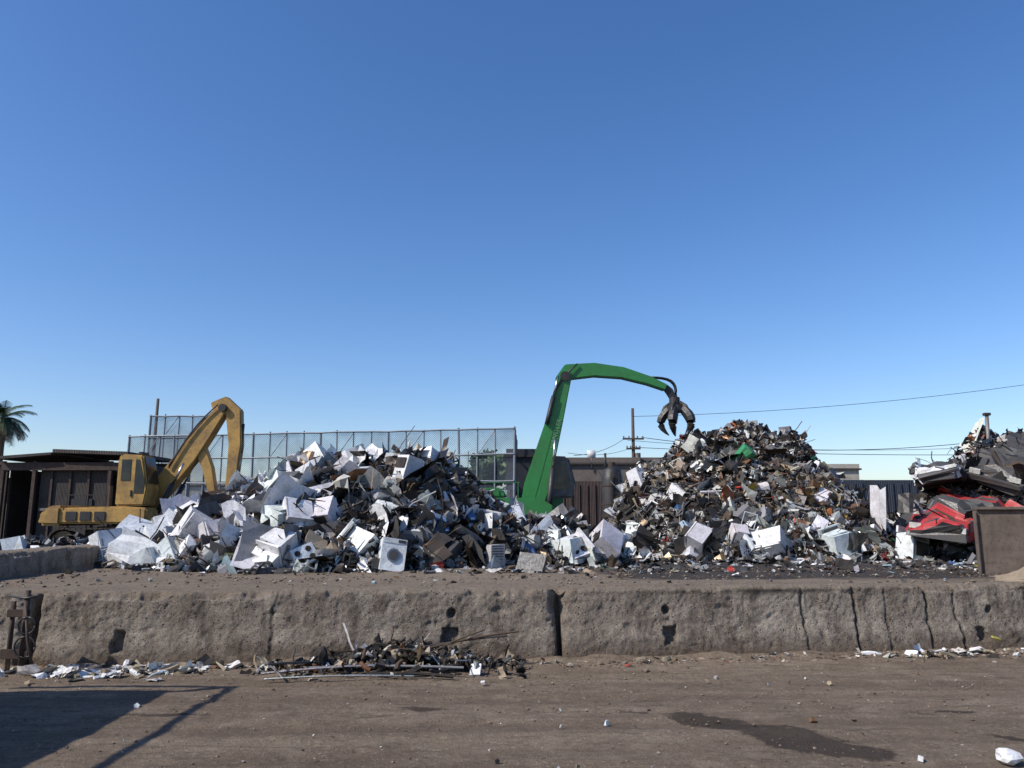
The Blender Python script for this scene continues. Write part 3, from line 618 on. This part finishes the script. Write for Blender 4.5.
ram(EG,(1.2,4.4),(1.62,6.1),-.32,.07);ram(EG,(1.2,4.4),(1.62,6.1),.32,.07)
for k in range(3):
    t=np.linspace(0,1,10)[:,None];P=np.array((1.35,-.3,4.7+.07*k))*(1-t)+np.array((2.3,-.26,6.55))*t;P[:,0]-=.28*np.sin(t[:,0]*math.pi);ptube('hydraulic_hose',EG,P,.025,M_black,6)
    P=np.array((4.9,-.1+k*.1,6.1))*(1-t)+np.array((5.75,-.1+.1*k,5.25))*t;P[:,0]+=.34*np.sin(t[:,0]*math.pi);P[:,2]+=.25*np.sin(t[:,0]*math.pi);ptube('hydraulic_hose',EG,P,.03,M_black,6)
cu=bpy.data.curves.new('lettering','FONT');cu.body='HANDLER';cu.size=.22;cu.extrude=.003;cu.space_character=1.1;cu.materials.append(M_letter)
tx=bpy.data.objects.new('lettering',cu);COL.objects.link(tx);tx.parent=EG;tx.location=(1.44,-.266,3.55);tx.rotation_euler=(math.radians(90),-math.radians(74.5),0)
arm('grapple_link',EG,[(5.38,5.78),(5.55,5.6),(5.66,5.38)],[.2,.26,.22],-.1,.1,M_black,.02)
cyl('grapple_rotator',EG,(5.72,0,5.22),.19,.34,2,M_black,16,.02);cyl('grapple_hub',EG,(5.78,0,4.98),.34,.24,2,M_black,16,.03)
for k in range(5):
    a=2*math.pi*k/5+.4;ca,sa=math.cos(a),math.sin(a);pth=[]
    for i in range(9):
        u=i/8;rr=.22+.36*math.sin(u*2.9);zz=5.0-.95*u;pth.append((5.80+rr*ca,rr*sa,zz))
    ptube('grapple_tine',EG,pth,.13,M_black,6,False,taper=[1.1,1.2,1.3,1.3,1.2,1.05,.8,.5,.15])
    ptube('tine_cylinder',EG,[(5.78+.16*ca,.16*sa,5.2),(5.78+.40*ca,.40*sa,5.05),(5.80+.60*ca,.60*sa,4.66)],.06,M_black,8)
# ------------------------------------------------------------------ wrecked cars
def wreck(name,loc,rm,paint,crush=.07,roof=1.3,seed=1,sc=1.):
    st=[(0,.35,.55,.55,.62),(.15,.3,.68,.68,.78),(.6,.25,.74,.74,.84),(1.15,.25,.80,.80,.86),(1.3,.25,.84,.84,.86),(1.9,.25,.88,roof-.04,.87),(2.4,.25,.9,roof,.87),(3.0,.25,.9,roof-.02,.87),(3.5,.27,.9,roof-.2,.86),(3.8,.3,.88,.90,.84),(4.2,.35,.84,.84,.78),(4.3,.4,.7,.7,.7)]
    sub=[]
    for a,b_ in zip(st[:-1],st[1:]):
        for k in range(4): sub.append(tuple(p+(q_-p)*k/4 for p,q_ in zip(a,b_)))
    sub.append(st[-1]);V=[]
    for x,zb,zbelt,zt,w in sub:
        tw=w*.72 if zt>zbelt+.05 else w*.9;zm=(zb+zbelt)/2
        V+=[(x,-w*.9,zb),(x,-w,zm),(x,-w*.97,zbelt),(x,-tw,zt),(x,-tw*.5,zt+.02),(x,0,zt+.02),(x,tw*.5,zt+.02),(x,tw,zt),(x,w*.97,zbelt),(x,w,zm),(x,w*.9,zb)]
    V=np.array(V);k=11;F=[];C=[];Mt=[]
    for i in range(len(sub)-1):
        cab=sub[i][3]>sub[i][2]+.03 or sub[i+1][3]>sub[i+1][2]+.03
        slope=abs(sub[i+1][3]-sub[i][3])>.04
        for j in range(k):
            j2=(j+1)%k;c=paint;mt=0
            if cab and j in(2,7) and i not in(24,32): c=BK
            if slope and cab and j in(3,4,5,6): c=(.03,.035,.04)
            if j==10: c=BK;mt=2
            if i in(0,1,2) and j in(0,1,8,9): c=DG
            if R.random()<.14: c=BRN if R.random()<.4 else DG;mt=2
            F.append((i*k+j,(i+1)*k+j,(i+1)*k+j2,i*k+j2));C.append(jc(c,.25));Mt.append(mt)
    F.append(tuple(range(k)));F.append(tuple((len(sub)-1)*k+j for j in range(k))[::-1]);C+=[DG,DG];Mt+=[2,2]
    V=V+crush*np.stack([fbm(V[:,0]*2+seed,V[:,1]*2,V[:,2]*2,4),fbm(V[:,0]*2,V[:,1]*2+seed,V[:,2]*2+9,4),1.4*fbm(V[:,0]*2+5,V[:,1]*2,V[:,2]*2+seed,4)],1)
    mb=MB();mb.add(V,F,C,Mt)
    for x in(.85,3.45):
        for yy in(-.8,.8):
            mb.add(*disc((x,yy*1.02,.36),.36,.12,1,18),BK,2)
            for V_,F_,c_,m_ in p_tire(): mb.add(V_*.95+np.array((x,yy*1.05,.3)),F_,c_,m_)
    for yy in(-.55,.55): mb.add(*box((.02,yy,.6),(.08,.3,.14)),(.6,.6,.55),0);mb.add(*box((4.3,yy*1.1,.68),(.06,.22,.16)),RED,0)
    mb.add(*box((-.02,0,.42),(.12,1.5,.16),.03),DG,0)
    for q in range(40):
        p=np.array((R.uniform(0,4.2),R.choice([-1,1])*R.uniform(.6,.95),R.uniform(.3,1.2)));place(mb,p_sheet(R.uniform(.2,.55),jc([paint,DG,MG,LG,BK][R.integers(5)]),0),p,rotm())
    for q in range(20):
        p=np.array((R.uniform(0,4.2),R.uniform(-.8,.8),R.uniform(.8,1.3)));place(mb,p_pipe(R.uniform(.2,.5),jc([DG,BK,MG][R.integers(3)]),2),p,rotm())
    mb.V=[((v-np.array((2.1,0,.6)))*sc)@rm.T for v in mb.V]
    return mb.obj(name,SCRAP,loc=loc)
wreck('wrecked_car',(10.55,18.3,1.62),RM(math.radians(42),.12,-.14),(.40,.02,.022),.17,1.12,3,.82)
wreck('wrecked_car',(10.7,19.5,2.62),RM(math.radians(60),-.2,.1),(.72,.73,.74),.20,1.05,9,.58)
wreck('wrecked_car',(12.7,19.2,3.05),RM(math.radians(38),.3,-.3),(.03,.032,.036),.20,1.1,14,.8)
wreck('wrecked_car',(13.4,18.6,1.6),RM(math.radians(12),.1,-.1),(.10,.10,.11),.2,1.1,19,.8)
ST=empty('bent_steel_post',(12.0,19.5,3.2));ptube('shaft',ST,[(0,0,-.5),(0,0,.2),(.03,0,.95)],.045,M_steel,8);pbox('cap',ST,(.03,0,.98),(.16,.12,.07),M_rust,.01)
# ------------------------------------------------------------------ steel scrap bin at right
BN=empty('steel_scrap_bin',(7.08,12.0,.76),math.radians(-29))
prism('side_plate',BN,[(0,.0),(2.8,.0),(2.8,.98),(.55,.98),(.06,1.0),(.0,.95)],0,.05,M_bin,.01)
prism('rear_side_plate',BN,[(0,.0),(2.8,.0),(2.8,.98),(.0,.98)],1.75,1.8,M_bin,.01)
pbox('floor_plate',BN,(1.4,.9,.06),(2.7,1.68,.05),M_bin,.005);pbox('end_plate',BN,(.025,.9,.5),(.04,1.68,.9),M_bin,.005);pbox('end_plate',BN,(2.775,.9,.5),(.04,1.68,.9),M_bin,.005)
pbox('top_rail',BN,(1.42,-.03,1.0),(2.85,.08,.05),M_bin,.012);pbox('top_rail',BN,(1.42,1.84,1.0),(2.85,.08,.05),M_bin,.012)
pbox('corner_post',BN,(-.015,-.03,.48),(.05,.08,.96),M_bin,.01)
for xx in(.9,1.7,2.4): pbox('rib',BN,(xx,-.035,.48),(.06,.07,.92),M_bin,.008)
sx=np.linspace(6.2,10,70);sy=np.linspace(10.3,12.3,40);A,B=np.meshgrid(sx,sy)
hh=.34*np.exp(-((A-7.75)/.7)**2-((B-11.1)/.42)**2)*(1+.25*fbm(A*3,B*3,2,3))+.02*fbm(A*8,B*8,1,3)-.035
V=np.stack([A.ravel(),B.ravel(),.78+hh.ravel()],1);id_=np.arange(A.size).reshape(A.shape)
mb=MB();F=[tuple(f) for f in np.stack([id_[:-1,:-1],id_[:-1,1:],id_[1:,1:],id_[1:,:-1]],-1).reshape(-1,4).tolist()];mb.add(V,F,(.33,.26,.18),2)
mb.obj('dirt_mound',SCRAP,smooth=True)
# ------------------------------------------------------------------ left post with chain
GP_=empty('steel_gate_post',(-5.22,8.62,0))
ptube('post',GP_,[(0,0,-.05),(0,0,.5),(0,0,.86)],.03,M_rust);ptube('post',GP_,[(-.16,.03,-.05),(-.16,.03,.4),(-.16,.03,.74)],.026,M_rust)
pbox('hinge_plate',GP_,(-.08,0,.62),(.24,.03,.08),M_rust,.005);pbox('hinge_plate',GP_,(-.08,0,.2),(.3,.03,.10),M_rust,.005)
for r,z in((.09,.5),(.11,.28)):
    a=np.linspace(0,2*math.pi,19);ptube('chain_loop',GP_,[(.05+r*math.cos(t),-.05,z+r*math.sin(t)) for t in a],.010,M_black,6)
ptube('brace',GP_,[(0,-.02,.7),(.08,-.06,.35),(.2,-.1,.02)],.014,M_rust);ptube('handle',GP_,[(-.2,0,.8),(0,-.03,.78),(.12,-.05,.8)],.012,M_black)
# ------------------------------------------------------------------ unseen trailer-shaped stand-in, added and sized to cast the lane shadow
TR=empty('unseen_shadow_caster',(-6.7,3.0,0))
pbox('caster_body',TR,(0,.15,1.45),(2.3,7.1,1.75),M_steel,.03)
for yy in np.linspace(-3,3.4,7): pbox('body_rib',TR,(1.19,yy,1.4),(.08,.1,1.6),M_rust,.01)
for yy in(-3.2,0,3.6): pbox('rack_post',TR,(1.1,yy,2.58),(.07,.07,.5),M_rust,.01)
pbox('rack_rail',TR,(1.1,.15,2.86),(.06,7.0,.06),M_rust,.01);pbox('rack_rail',TR,(0,3.6,2.865),(2.1,.07,.08),M_rust,.01)
pbox('chassis',TR,(0,0,.5),(1.0,6.8,.14),M_black,.02)
for yy in(-2,-1,2.6):
    for xx in(-1,1): cyl('wheel',TR,(xx,yy,.42),.42,.26,0,M_black,20,.04)
# ------------------------------------------------------------------ background: fence
M_post=weathered('galvanised_post',(.22,.245,.28),(.12,.10,.09),.4,.6,.3)
m,nt,b=newmat('chain_link_mesh');b.inputs['Base Color'].default_value=(.08,.10,.13,1);b.inputs['Roughness'].default_value=.7
tr=nt.nodes.new('ShaderNodeBsdfTransparent');mx=nt.nodes.new('ShaderNodeMixShader');out=nt.nodes['Material Output']
def lines(nt,ang,sp,th):
    tc=nt.nodes.new('ShaderNodeTexCoord');s=nt.nodes.new('ShaderNodeSeparateXYZ');nt.links.new(tc.outputs['Object'],s.inputs[0])
    u=mth(nt,'ADD',mth(nt,'MULTIPLY',s.outputs['X'],math.cos(ang)/sp),mth(nt,'MULTIPLY',s.outputs['Z'],math.sin(ang)/sp))
    return mth(nt,'LESS_THAN',mth(nt,'FRACT',mth(nt,'ADD',u,500.)),th)
lk=mth(nt,'MAXIMUM',lines(nt,math.radians(45),.08,.17),lines(nt,math.radians(-45),.08,.17))
v=objvec(nt);vn_=noise(nt,.45,4,.6,v);dens=ramp(nt,vn_,[(.36,.12),(.60,.40)])
fac=mth(nt,'ADD',mth(nt,'MULTIPLY',lk,.55),dens,True)
nt.links.new(fac,mx.inputs[0])
nt.links.new(tr.outputs[0],mx.inputs[1]);nt.links.new(b.outputs[0],mx.inputs[2]);nt.links.new(mx.outputs[0],out.inputs['Surface']);M_mesh=m
def fence(name,p0,p1,n,z0,rails,r=.045):
    p0=np.array(p0);p1=np.array(p1);E=empty(name,(p0[0],p0[1],0));d=p1-p0;mb=MB();rn=random.Random(5)
    for i in range(n+1):
        p=d*i/n;tw=.13 if i%4==0 else .08;dz=rn.uniform(-.04,.08);mb.add(*tube([(p[0],p[1],z0),(p[0]+rn.uniform(-.03,.03),p[1],(z0+rails[-1])/2),(p[0]+rn.uniform(-.05,.05),p[1],rails[-1]+.05+dz)],tw/2,6),(.4,.41,.42),0)
    for z in rails:
        P=[(d[0]*i/n,d[1]*i/n-.05,z+rn.uniform(-.025,.025)) for i in range(n+1)];mb.add(*tube(P,r,5),(.45,.46,.47),0)
    for i in range(n):
        if i%4==1:
            a=d*i/n;b_=d*(i+1)/n;mb.add(*tube([(a[0],a[1]-.03,rails[-2]),((a[0]+b_[0])/2,(a[1]+b_[1])/2-.03,(rails[-2]+rails[-1])/2),(b_[0],b_[1]-.03,rails[-1])],.025,4),(.4,.4,.4),0)
    mb.obj('posts_and_rails',[M_post],parent=E)
    mb=MB();mb.add(np.array([(0,.03,z0),(d[0],d[1]+.03,z0),(d[0],d[1]+.03,rails[-1]),(0,.03,rails[-1])]),[(0,1,2,3)],(.1,.1,.1),0);mb.obj('wire_mesh',[M_mesh],parent=E);return E
fence('chain_link_fence',(-20.8,42),(.1,38),23,.2,[1.6,3.3,4.6,5.85])
fence('chain_link_fence',(-20.2,43.0),(-17.0,43.0),4,.2,[5.9,7.1])
fence('chain_link_fence',(.1,38.0),(.3,46),5,.2,[1.6,3.3,4.6,5.85])
# ------------------------------------------------------------------ shed at left
def wallmat(name,c1,c2,sc=3,rib=0):
    m,nt,b=newmat(name);v=objvec(nt);n1=noise(nt,sc*.4,8,.65,v);n2=noise(nt,sc*5,6,.7,v)
    c=ramp(nt,n1,[(.35,c1),(.65,c2)]);c=mix(nt,.6,c,ramp(nt,n2,[(.3,.55),(.6,1.2)]),'MULTIPLY')
    nt.links.new(c,b.inputs['Base Color']);b.inputs['Roughness'].default_value=.8
    if rib:
        w=nt.nodes.new('ShaderNodeTexWave');w.inputs['Scale'].default_value=rib;nt.links.new(v,w.inputs['Vector']);bump(nt,b,w.outputs['Fac'],.5,.03)
    else: bump(nt,b,n2,.4,.02)
    return m
M_shed=wallmat('corrugated_dark_wall',(.028,.024,.022),(.062,.050,.043),3,6);M_roof=wallmat('old_metal_roof',(.04,.034,.03),(.08,.066,.056),3,5)
SH=empty('scrap_shed',(-16.9,30,float(gz(30))))
pbox('rear_wall',SH,(0,3.2,1.8),(4.6,.1,3.5),M_shed,0);pbox('side_wall',SH,(2.25,1.4,1.75),(.1,3.5,3.3),M_shed,0);pbox('front_wall',SH,(.35,-.4,1.9),(2.6,.1,2.9),M_shed,0)
prism('roof',SH,[(-2.4,3.45),(-.4,3.62),(-.4,3.72),(-2.4,3.57)],-.9,3.4,M_roof,.01);prism('roof_section',SH,[(-.35,3.70),(2.5,3.60),(2.5,3.74),(-.35,3.84)],-.9,3.4,M_roof,.01)
for xx in(-2.3,-1.1,1.75,2.2): pbox('post',SH,(xx,-.6,1.7),(.14,.14,3.4),M_rust,.01)
pbox('lintel',SH,(0,-.62,3.2),(4.7,.12,.3),M_rust,.01);pbox('shelf',SH,(.35,-.52,1.6),(2.4,.06,.1),M_steel,0)
for xx in(-.5,.2,.9): pbox('wall_stiffener',SH,(xx,-.49,1.9),(.08,.06,2.8),M_rust,0)
pbox('loading_door',SH,(.7,-.48,1.2),(.8,.04,1.6),M_black,.01)
SH2=empty('lean_to_shed',(-21.2,31,float(gz(31))))
pbox('rear_wall',SH2,(0,2.5,1.5),(3.4,.1,3),M_shed,0);prism('roof',SH2,[(-2.0,3.55),(1.9,3.3),(1.9,3.42),(-2.0,3.68)],-.8,2.8,M_roof,.01)
for xx in(-1.6,0,1.5): pbox('post',SH2,(xx,-.6,1.7),(.13,.13,3.4),M_rust,.01)
pbox('side_wall',SH2,(1.6,1,1.6),(.08,3,3.2),M_shed,0)
# ------------------------------------------------------------------ other background buildings
M_bld=wallmat('brown_building_wall',(.12,.095,.08),(.18,.145,.12));M_blk=wallmat('dark_wall',(.03,.032,.036),(.055,.055,.06));M_cream=wallmat('cream_wall',(.36,.33,.27),(.46,.42,.36));M_bluew=wallmat('blue_grey_panel',(.025,.033,.048),(.04,.05,.07),3,4);M_lblue=wallmat('pale_container',(.30,.37,.43),(.38,.44,.49),3,5);M_redw=wallmat('red_oxide_steel',(.045,.032,.028),(.08,.048,.04),3,5)
def building(name,x0,x1,y,dep,h,mat,doors=(),wins=(),para=.3):
    E=empty(name,((x0+x1)/2,y,.2));w=x1-x0
    pbox('walls',E,(0,dep/2,h/2),(w,dep,h),mat,0);pbox('roof',E,(0,dep/2,h+.06),(w+.3,dep+.3,.12),M_roof,.01);pbox('parapet',E,(0,-.03,h+.12+para/2),(w,.2,para),mat,0)
    for dx,dw,dh in doors: pbox('door',E,(dx,-.03,dh/2),(dw,.08,dh),M_black,.01);pbox('door_frame',E,(dx,-.05,dh+.06),(dw+.2,.12,.12),M_steel,.005)
    for dx,dz,dw,dh in wins: pbox('window',E,(dx,-.03,dz),(dw,.07,dh),M_glass,0);pbox('window_sill',E,(dx,-.08,dz-dh/2-.05),(dw+.15,.16,.08),M_cream,0)
    return E
building('brown_warehouse',.6,9.2,46,8,4.4,M_bld,[(-2,2.4,3)],[(1.5,3,1,.8),(3,3,1,.8)])
building('dark_shed',-.3,1.3,40,3,4.4,M_blk,[(0,1,2.2)])
building('cream_building',21.5,24.5,55,8,4.6,M_cream,[(0,1,2.2)],[(-.8,3.2,.9,1),(.8,3.2,.9,1)])
building('pale_office_building',-26,-2,60,8,3.6,M_cream,[(3,1,2.2)],[(i,2.2,1.2,1) for i in range(-10,11,3)])
def container(name,x,y,L,mat,z=.25,h=2.6):
    E=empty(name,(x,y,z));pbox('body',E,(0,0,h/2),(L,2.4,h),mat,.02)
    for i in range(int(L/.35)): pbox('corrugation',E,(-L/2+.25+i*.35,-1.22,h/2),(.14,.05,h-.3),mat,.005)
    for xx in(-L/2+.06,L/2-.06): pbox('corner_post',E,(xx,-1.2,h/2),(.14,.12,h+.02),M_steel,.005)
container('shipping_container',-2.6,35.5,5.0,M_lblue,h=2.5)
container('shipping_container',3.6,36,6.0,M_redw,h=2.9)
container('shipping_container',17.0,37,4.6,M_bluew,h=3.0)
container('shipping_container',-9.0,36.5,6.0,M_bluew,h=2.2)
YF=empty('yard_fence',(20,40,.2))
pbox('panels',YF,(8,0,1.3),(34,.06,2.6),M_bluew,0)
for i in range(15): pbox('post',YF,(-8.8+i*2.4,-.07,1.35),(.09,.09,2.75),M_steel,0)
TK=empty('storage_tank',(3.85,30,.27))
ptube('tank_shell',TK,[(0,0,.4),(0,0,.9),(0,0,2.7),(0,0,3.1),(0,0,3.25)],.42,M_black,24,taper=[1,1,1,.8,.3])
cyl('hatch',TK,(0,0,3.3),.14,.2,2,M_rust,12);ptube('vent_pipe',TK,[(-.25,0,2.8),(-.25,0,3.4),(-.25,0,3.75)],.05,M_black,8)
for a in range(4): pbox('leg',TK,(.34*math.cos(a*1.57+.78),.34*math.sin(a*1.57+.78),.22),(.08,.08,.5),M_rust,.005)
for z in(1.0,1.8,2.5): cyl('band',TK,(0,0,z),.44,.05,2,M_rust,24)
for xx in(.2,-.1): pbox('ladder_rail',TK,(xx,-.47,1.6),(.03,.03,2.8),M_rust,0)
for i in range(9): pbox('rung',TK,(.05,-.47,.4+i*.3),(.27,.02,.02),M_rust,0)
SD=empty('satellite_dish',(4.7,45.8,5.2));V,F=grid(9,9,lambda u,v:((u-.5)*.5,.4*((u-.5)**2+(v-.5)**2),(v-.5)*.5));mkobj('dish',V,F,M_white,SD,0,True);ptube('mast',SD,[(0,.1,-.9),(0,.1,-.4),(0,.1,0)],.04,M_steel)
# ------------------------------------------------------------------ utility poles and wires
M_wood=wallmat('weathered_wood',(.05,.035,.025),(.09,.065,.045))
def pole(x,y,h,arms=(),r=.14):
    E=empty('utility_pole',(x,y,.2));ptube('shaft',E,[(0,0,0),(0,0,h*.5),(.03,0,h)],r,M_wood,10,taper=[1.1,.95,.7])
    for z,w in arms:
        pbox('crossarm',E,(0,-.12,z),(w,.12,.12),M_wood,.01)
        for k in(-.45,-.2,.2,.45): cyl('insulator',E,(w*k,-.12,z+.13),.05,.14,2,M_steel,8)
    return E
pole(8.6,55,9.0,[(6.8,1.5),(6.1,1.0)]);cyl('transformer',bpy.data.objects['utility_pole'],(.32,0,5.4),.2,.8,2,M_steel,14,.02)
pole(-20.8,45,8.2,[],.11);pole(46,52,12.4,[(11.9,2.2),(8.9,1.8)])
def wire(a,b,sag,r=.016):
    t=np.linspace(0,1,24)[:,None];P=np.array(a)*(1-t)+np.array(b)*t;P[:,2]-=sag*4*(t*(1-t))[:,0]
    E=bpy.data.objects.new('overhead_wire',bpy.data.meshes.new('overhead_wire'));COL.objects.link(E);V,F=tube(P,r,4);E.data.from_pydata(V.tolist(),[],F);E.data.materials.append(M_black)
wire((8.6,54.9,8.6),(46,51.9,12.2),.8,.016);wire((9.2,54.9,7.1),(46,51.9,9.2),1.9,.022);wire((8.6,54.9,6.4),(46,52,6.0),.45,.02)
wire((8.2,54.9,6.9),(46,51.9,7.3),1.0,.015)
wire((3.5,44,5.0),(8.1,54.9,7.1),.3,.016);wire((8.6,54.9,6.4),(3.3,46,5.3),.3,.013)
# ------------------------------------------------------------------ vegetation
m,nt,b=newmat('leaf');a=nt.nodes.new('ShaderNodeAttribute');a.attribute_name='Col';nt.links.new(a.outputs['Color'],b.inputs['Base Color']);b.inputs['Roughness'].default_value=.6;M_leaf=m
def palm(x,y,h,fl):
    E=empty('palm_tree',(x,y,.2));mb=MB();t=np.linspace(0,1,12)
    mb.add(*tube(np.stack([.3*np.sin(t*2),0*t,t*h],1),.28,10,True,1.15-.4*t+.06*(np.arange(12)%2)),(.12,.09,.06),0);mb.obj('trunk',[M_matte],parent=E)
    mb=MB();top=np.array((.3*math.sin(2),0,h))
    for k in range(64):
        az=R.uniform(0,6.28);el=R.uniform(-.9,1.35);L=fl*R.uniform(.8,1.1);d=np.array((math.cos(az),math.sin(az),0));pts=[]
        p=top.copy();e_=el;n=12
        for i in range(n): pts.append(p.copy());p=p+(d*math.cos(e_)+np.array((0,0,math.sin(e_))))*L/n;e_-=.13 if el>-.3 else .05
        pts=np.array(pts);dead=el<-.45;c=(.12,.09,.05) if dead else (.04,.075,.03)
        mb.add(*tube(pts,.025,3,False),jc(c),0);side=np.cross(d,(0,0,1))
        for i in range(2,n):
            for s_ in(-1,1):
                for q_ in(0,.5):
                    b0=pts[i-1]*(1-q_)+pts[i]*q_;ln=L*.24*math.sin(math.pi*(i+1)/(n+2))+.08;dr=(pts[i]-pts[i-1]);dr/=np.linalg.norm(dr)
                    tip=b0+(side*s_*.8+dr*.6+np.array((0,0,-.35)))*ln;mb.add(np.array([b0,b0+dr*.07,tip]),[(0,1,2)],jc(c,.35),0)
    mb.obj('fronds',[M_leaf],parent=E)
palm(-39.9,60,8.9,2.5);palm(-49,66,9.5,2.4)
def tree(x,y,h,cr,n=2600):
    E=empty('leafy_tree',(x,y,.2));mb=MB();mb.add(*tube([(0,0,0),(.05,0,h*.3),(0,.05,h*.6)],.22,8,True,[1.2,.9,.6]),(.1,.07,.05),0)
    cl=[]
    for k in range(16):
        c=np.array((R.normal(0,cr*.5),R.normal(0,cr*.5),h*.72+R.normal(0,cr*.3)));cl.append((c,R.uniform(.3,.55)*cr));mb.add(*tube([(0,.05,h*.5),c*.5+np.array((0,0,h*.28)),c],.07,5,True,[1,.7,.3]),(.1,.07,.05),0)
    mb.obj('trunk_and_limbs',[M_matte],parent=E);mb=MB()
    for _ in range(n):
        c,r=cl[R.integers(16)];u=R.normal(size=3);u/=np.linalg.norm(u);p=c+u*r*R.uniform(.6,1.05)*np.array((1,1,.8));rm=rotm();s=R.uniform(.1,.2)
        mb.add((np.array([(-1,-.5,0),(1,-.5,.1),(1,.5,0),(-1,.5,.1)])*s)@rm.T+p,[(0,1,2,3)],jc((.06,.11,.03),.5),0)
    mb.obj('foliage',[M_leaf],parent=E)
tree(-1.4,50,5.9,1.7,3600);tree(-6,66,5.4,1.8,1800);tree(30,75,5.5,2.4)
# ------------------------------------------------------------------ world, sun, camera
az=math.radians(244);el=math.radians(42)
w=bpy.data.worlds.new('World');scene.world=w;w.use_nodes=True;nt=w.node_tree;bg=nt.nodes['Background']
sk=nt.nodes.new('ShaderNodeTexSky');sk.sky_type='NISHITA';sk.sun_disc=False;sk.sun_elevation=el;sk.sun_rotation=az;sk.air_density=1.0;sk.dust_density=.7;sk.ozone_density=2.4;sk.altitude=50
hs=nt.nodes.new('ShaderNodeHueSaturation');hs.inputs['Saturation'].default_value=1.24;hs.inputs['Hue'].default_value=.503;nt.links.new(sk.outputs[0],hs.inputs['Color'])
cc=mix(nt,1.,hs.outputs[0],(1.0,.985,1.08),'MULTIPLY');nt.links.new(cc,bg.inputs[0]);bg.inputs[1].default_value=.15
sd=Vector((math.sin(az)*math.cos(el),math.cos(az)*math.cos(el),math.sin(el)))
L=bpy.data.lights.new('sun','SUN');L.energy=5.0;L.angle=math.radians(.5);L.color=(1,.94,.85);lo=bpy.data.objects.new('sun',L);COL.objects.link(lo);lo.rotation_euler=sd.to_track_quat('Z','Y').to_euler();lo.location=(-10,-5,12)
cd=bpy.data.cameras.new('camera');cd.lens=27.25;cd.sensor_width=36;cd.clip_end=8000;co=bpy.data.objects.new('camera',cd);COL.objects.link(co)
co.location=(0,0,1.66);co.rotation_euler=(math.radians(99.6),0,0);scene.camera=co
scene.view_settings.view_transform='Standard';scene.view_settings.look='None';scene.view_settings.exposure=0
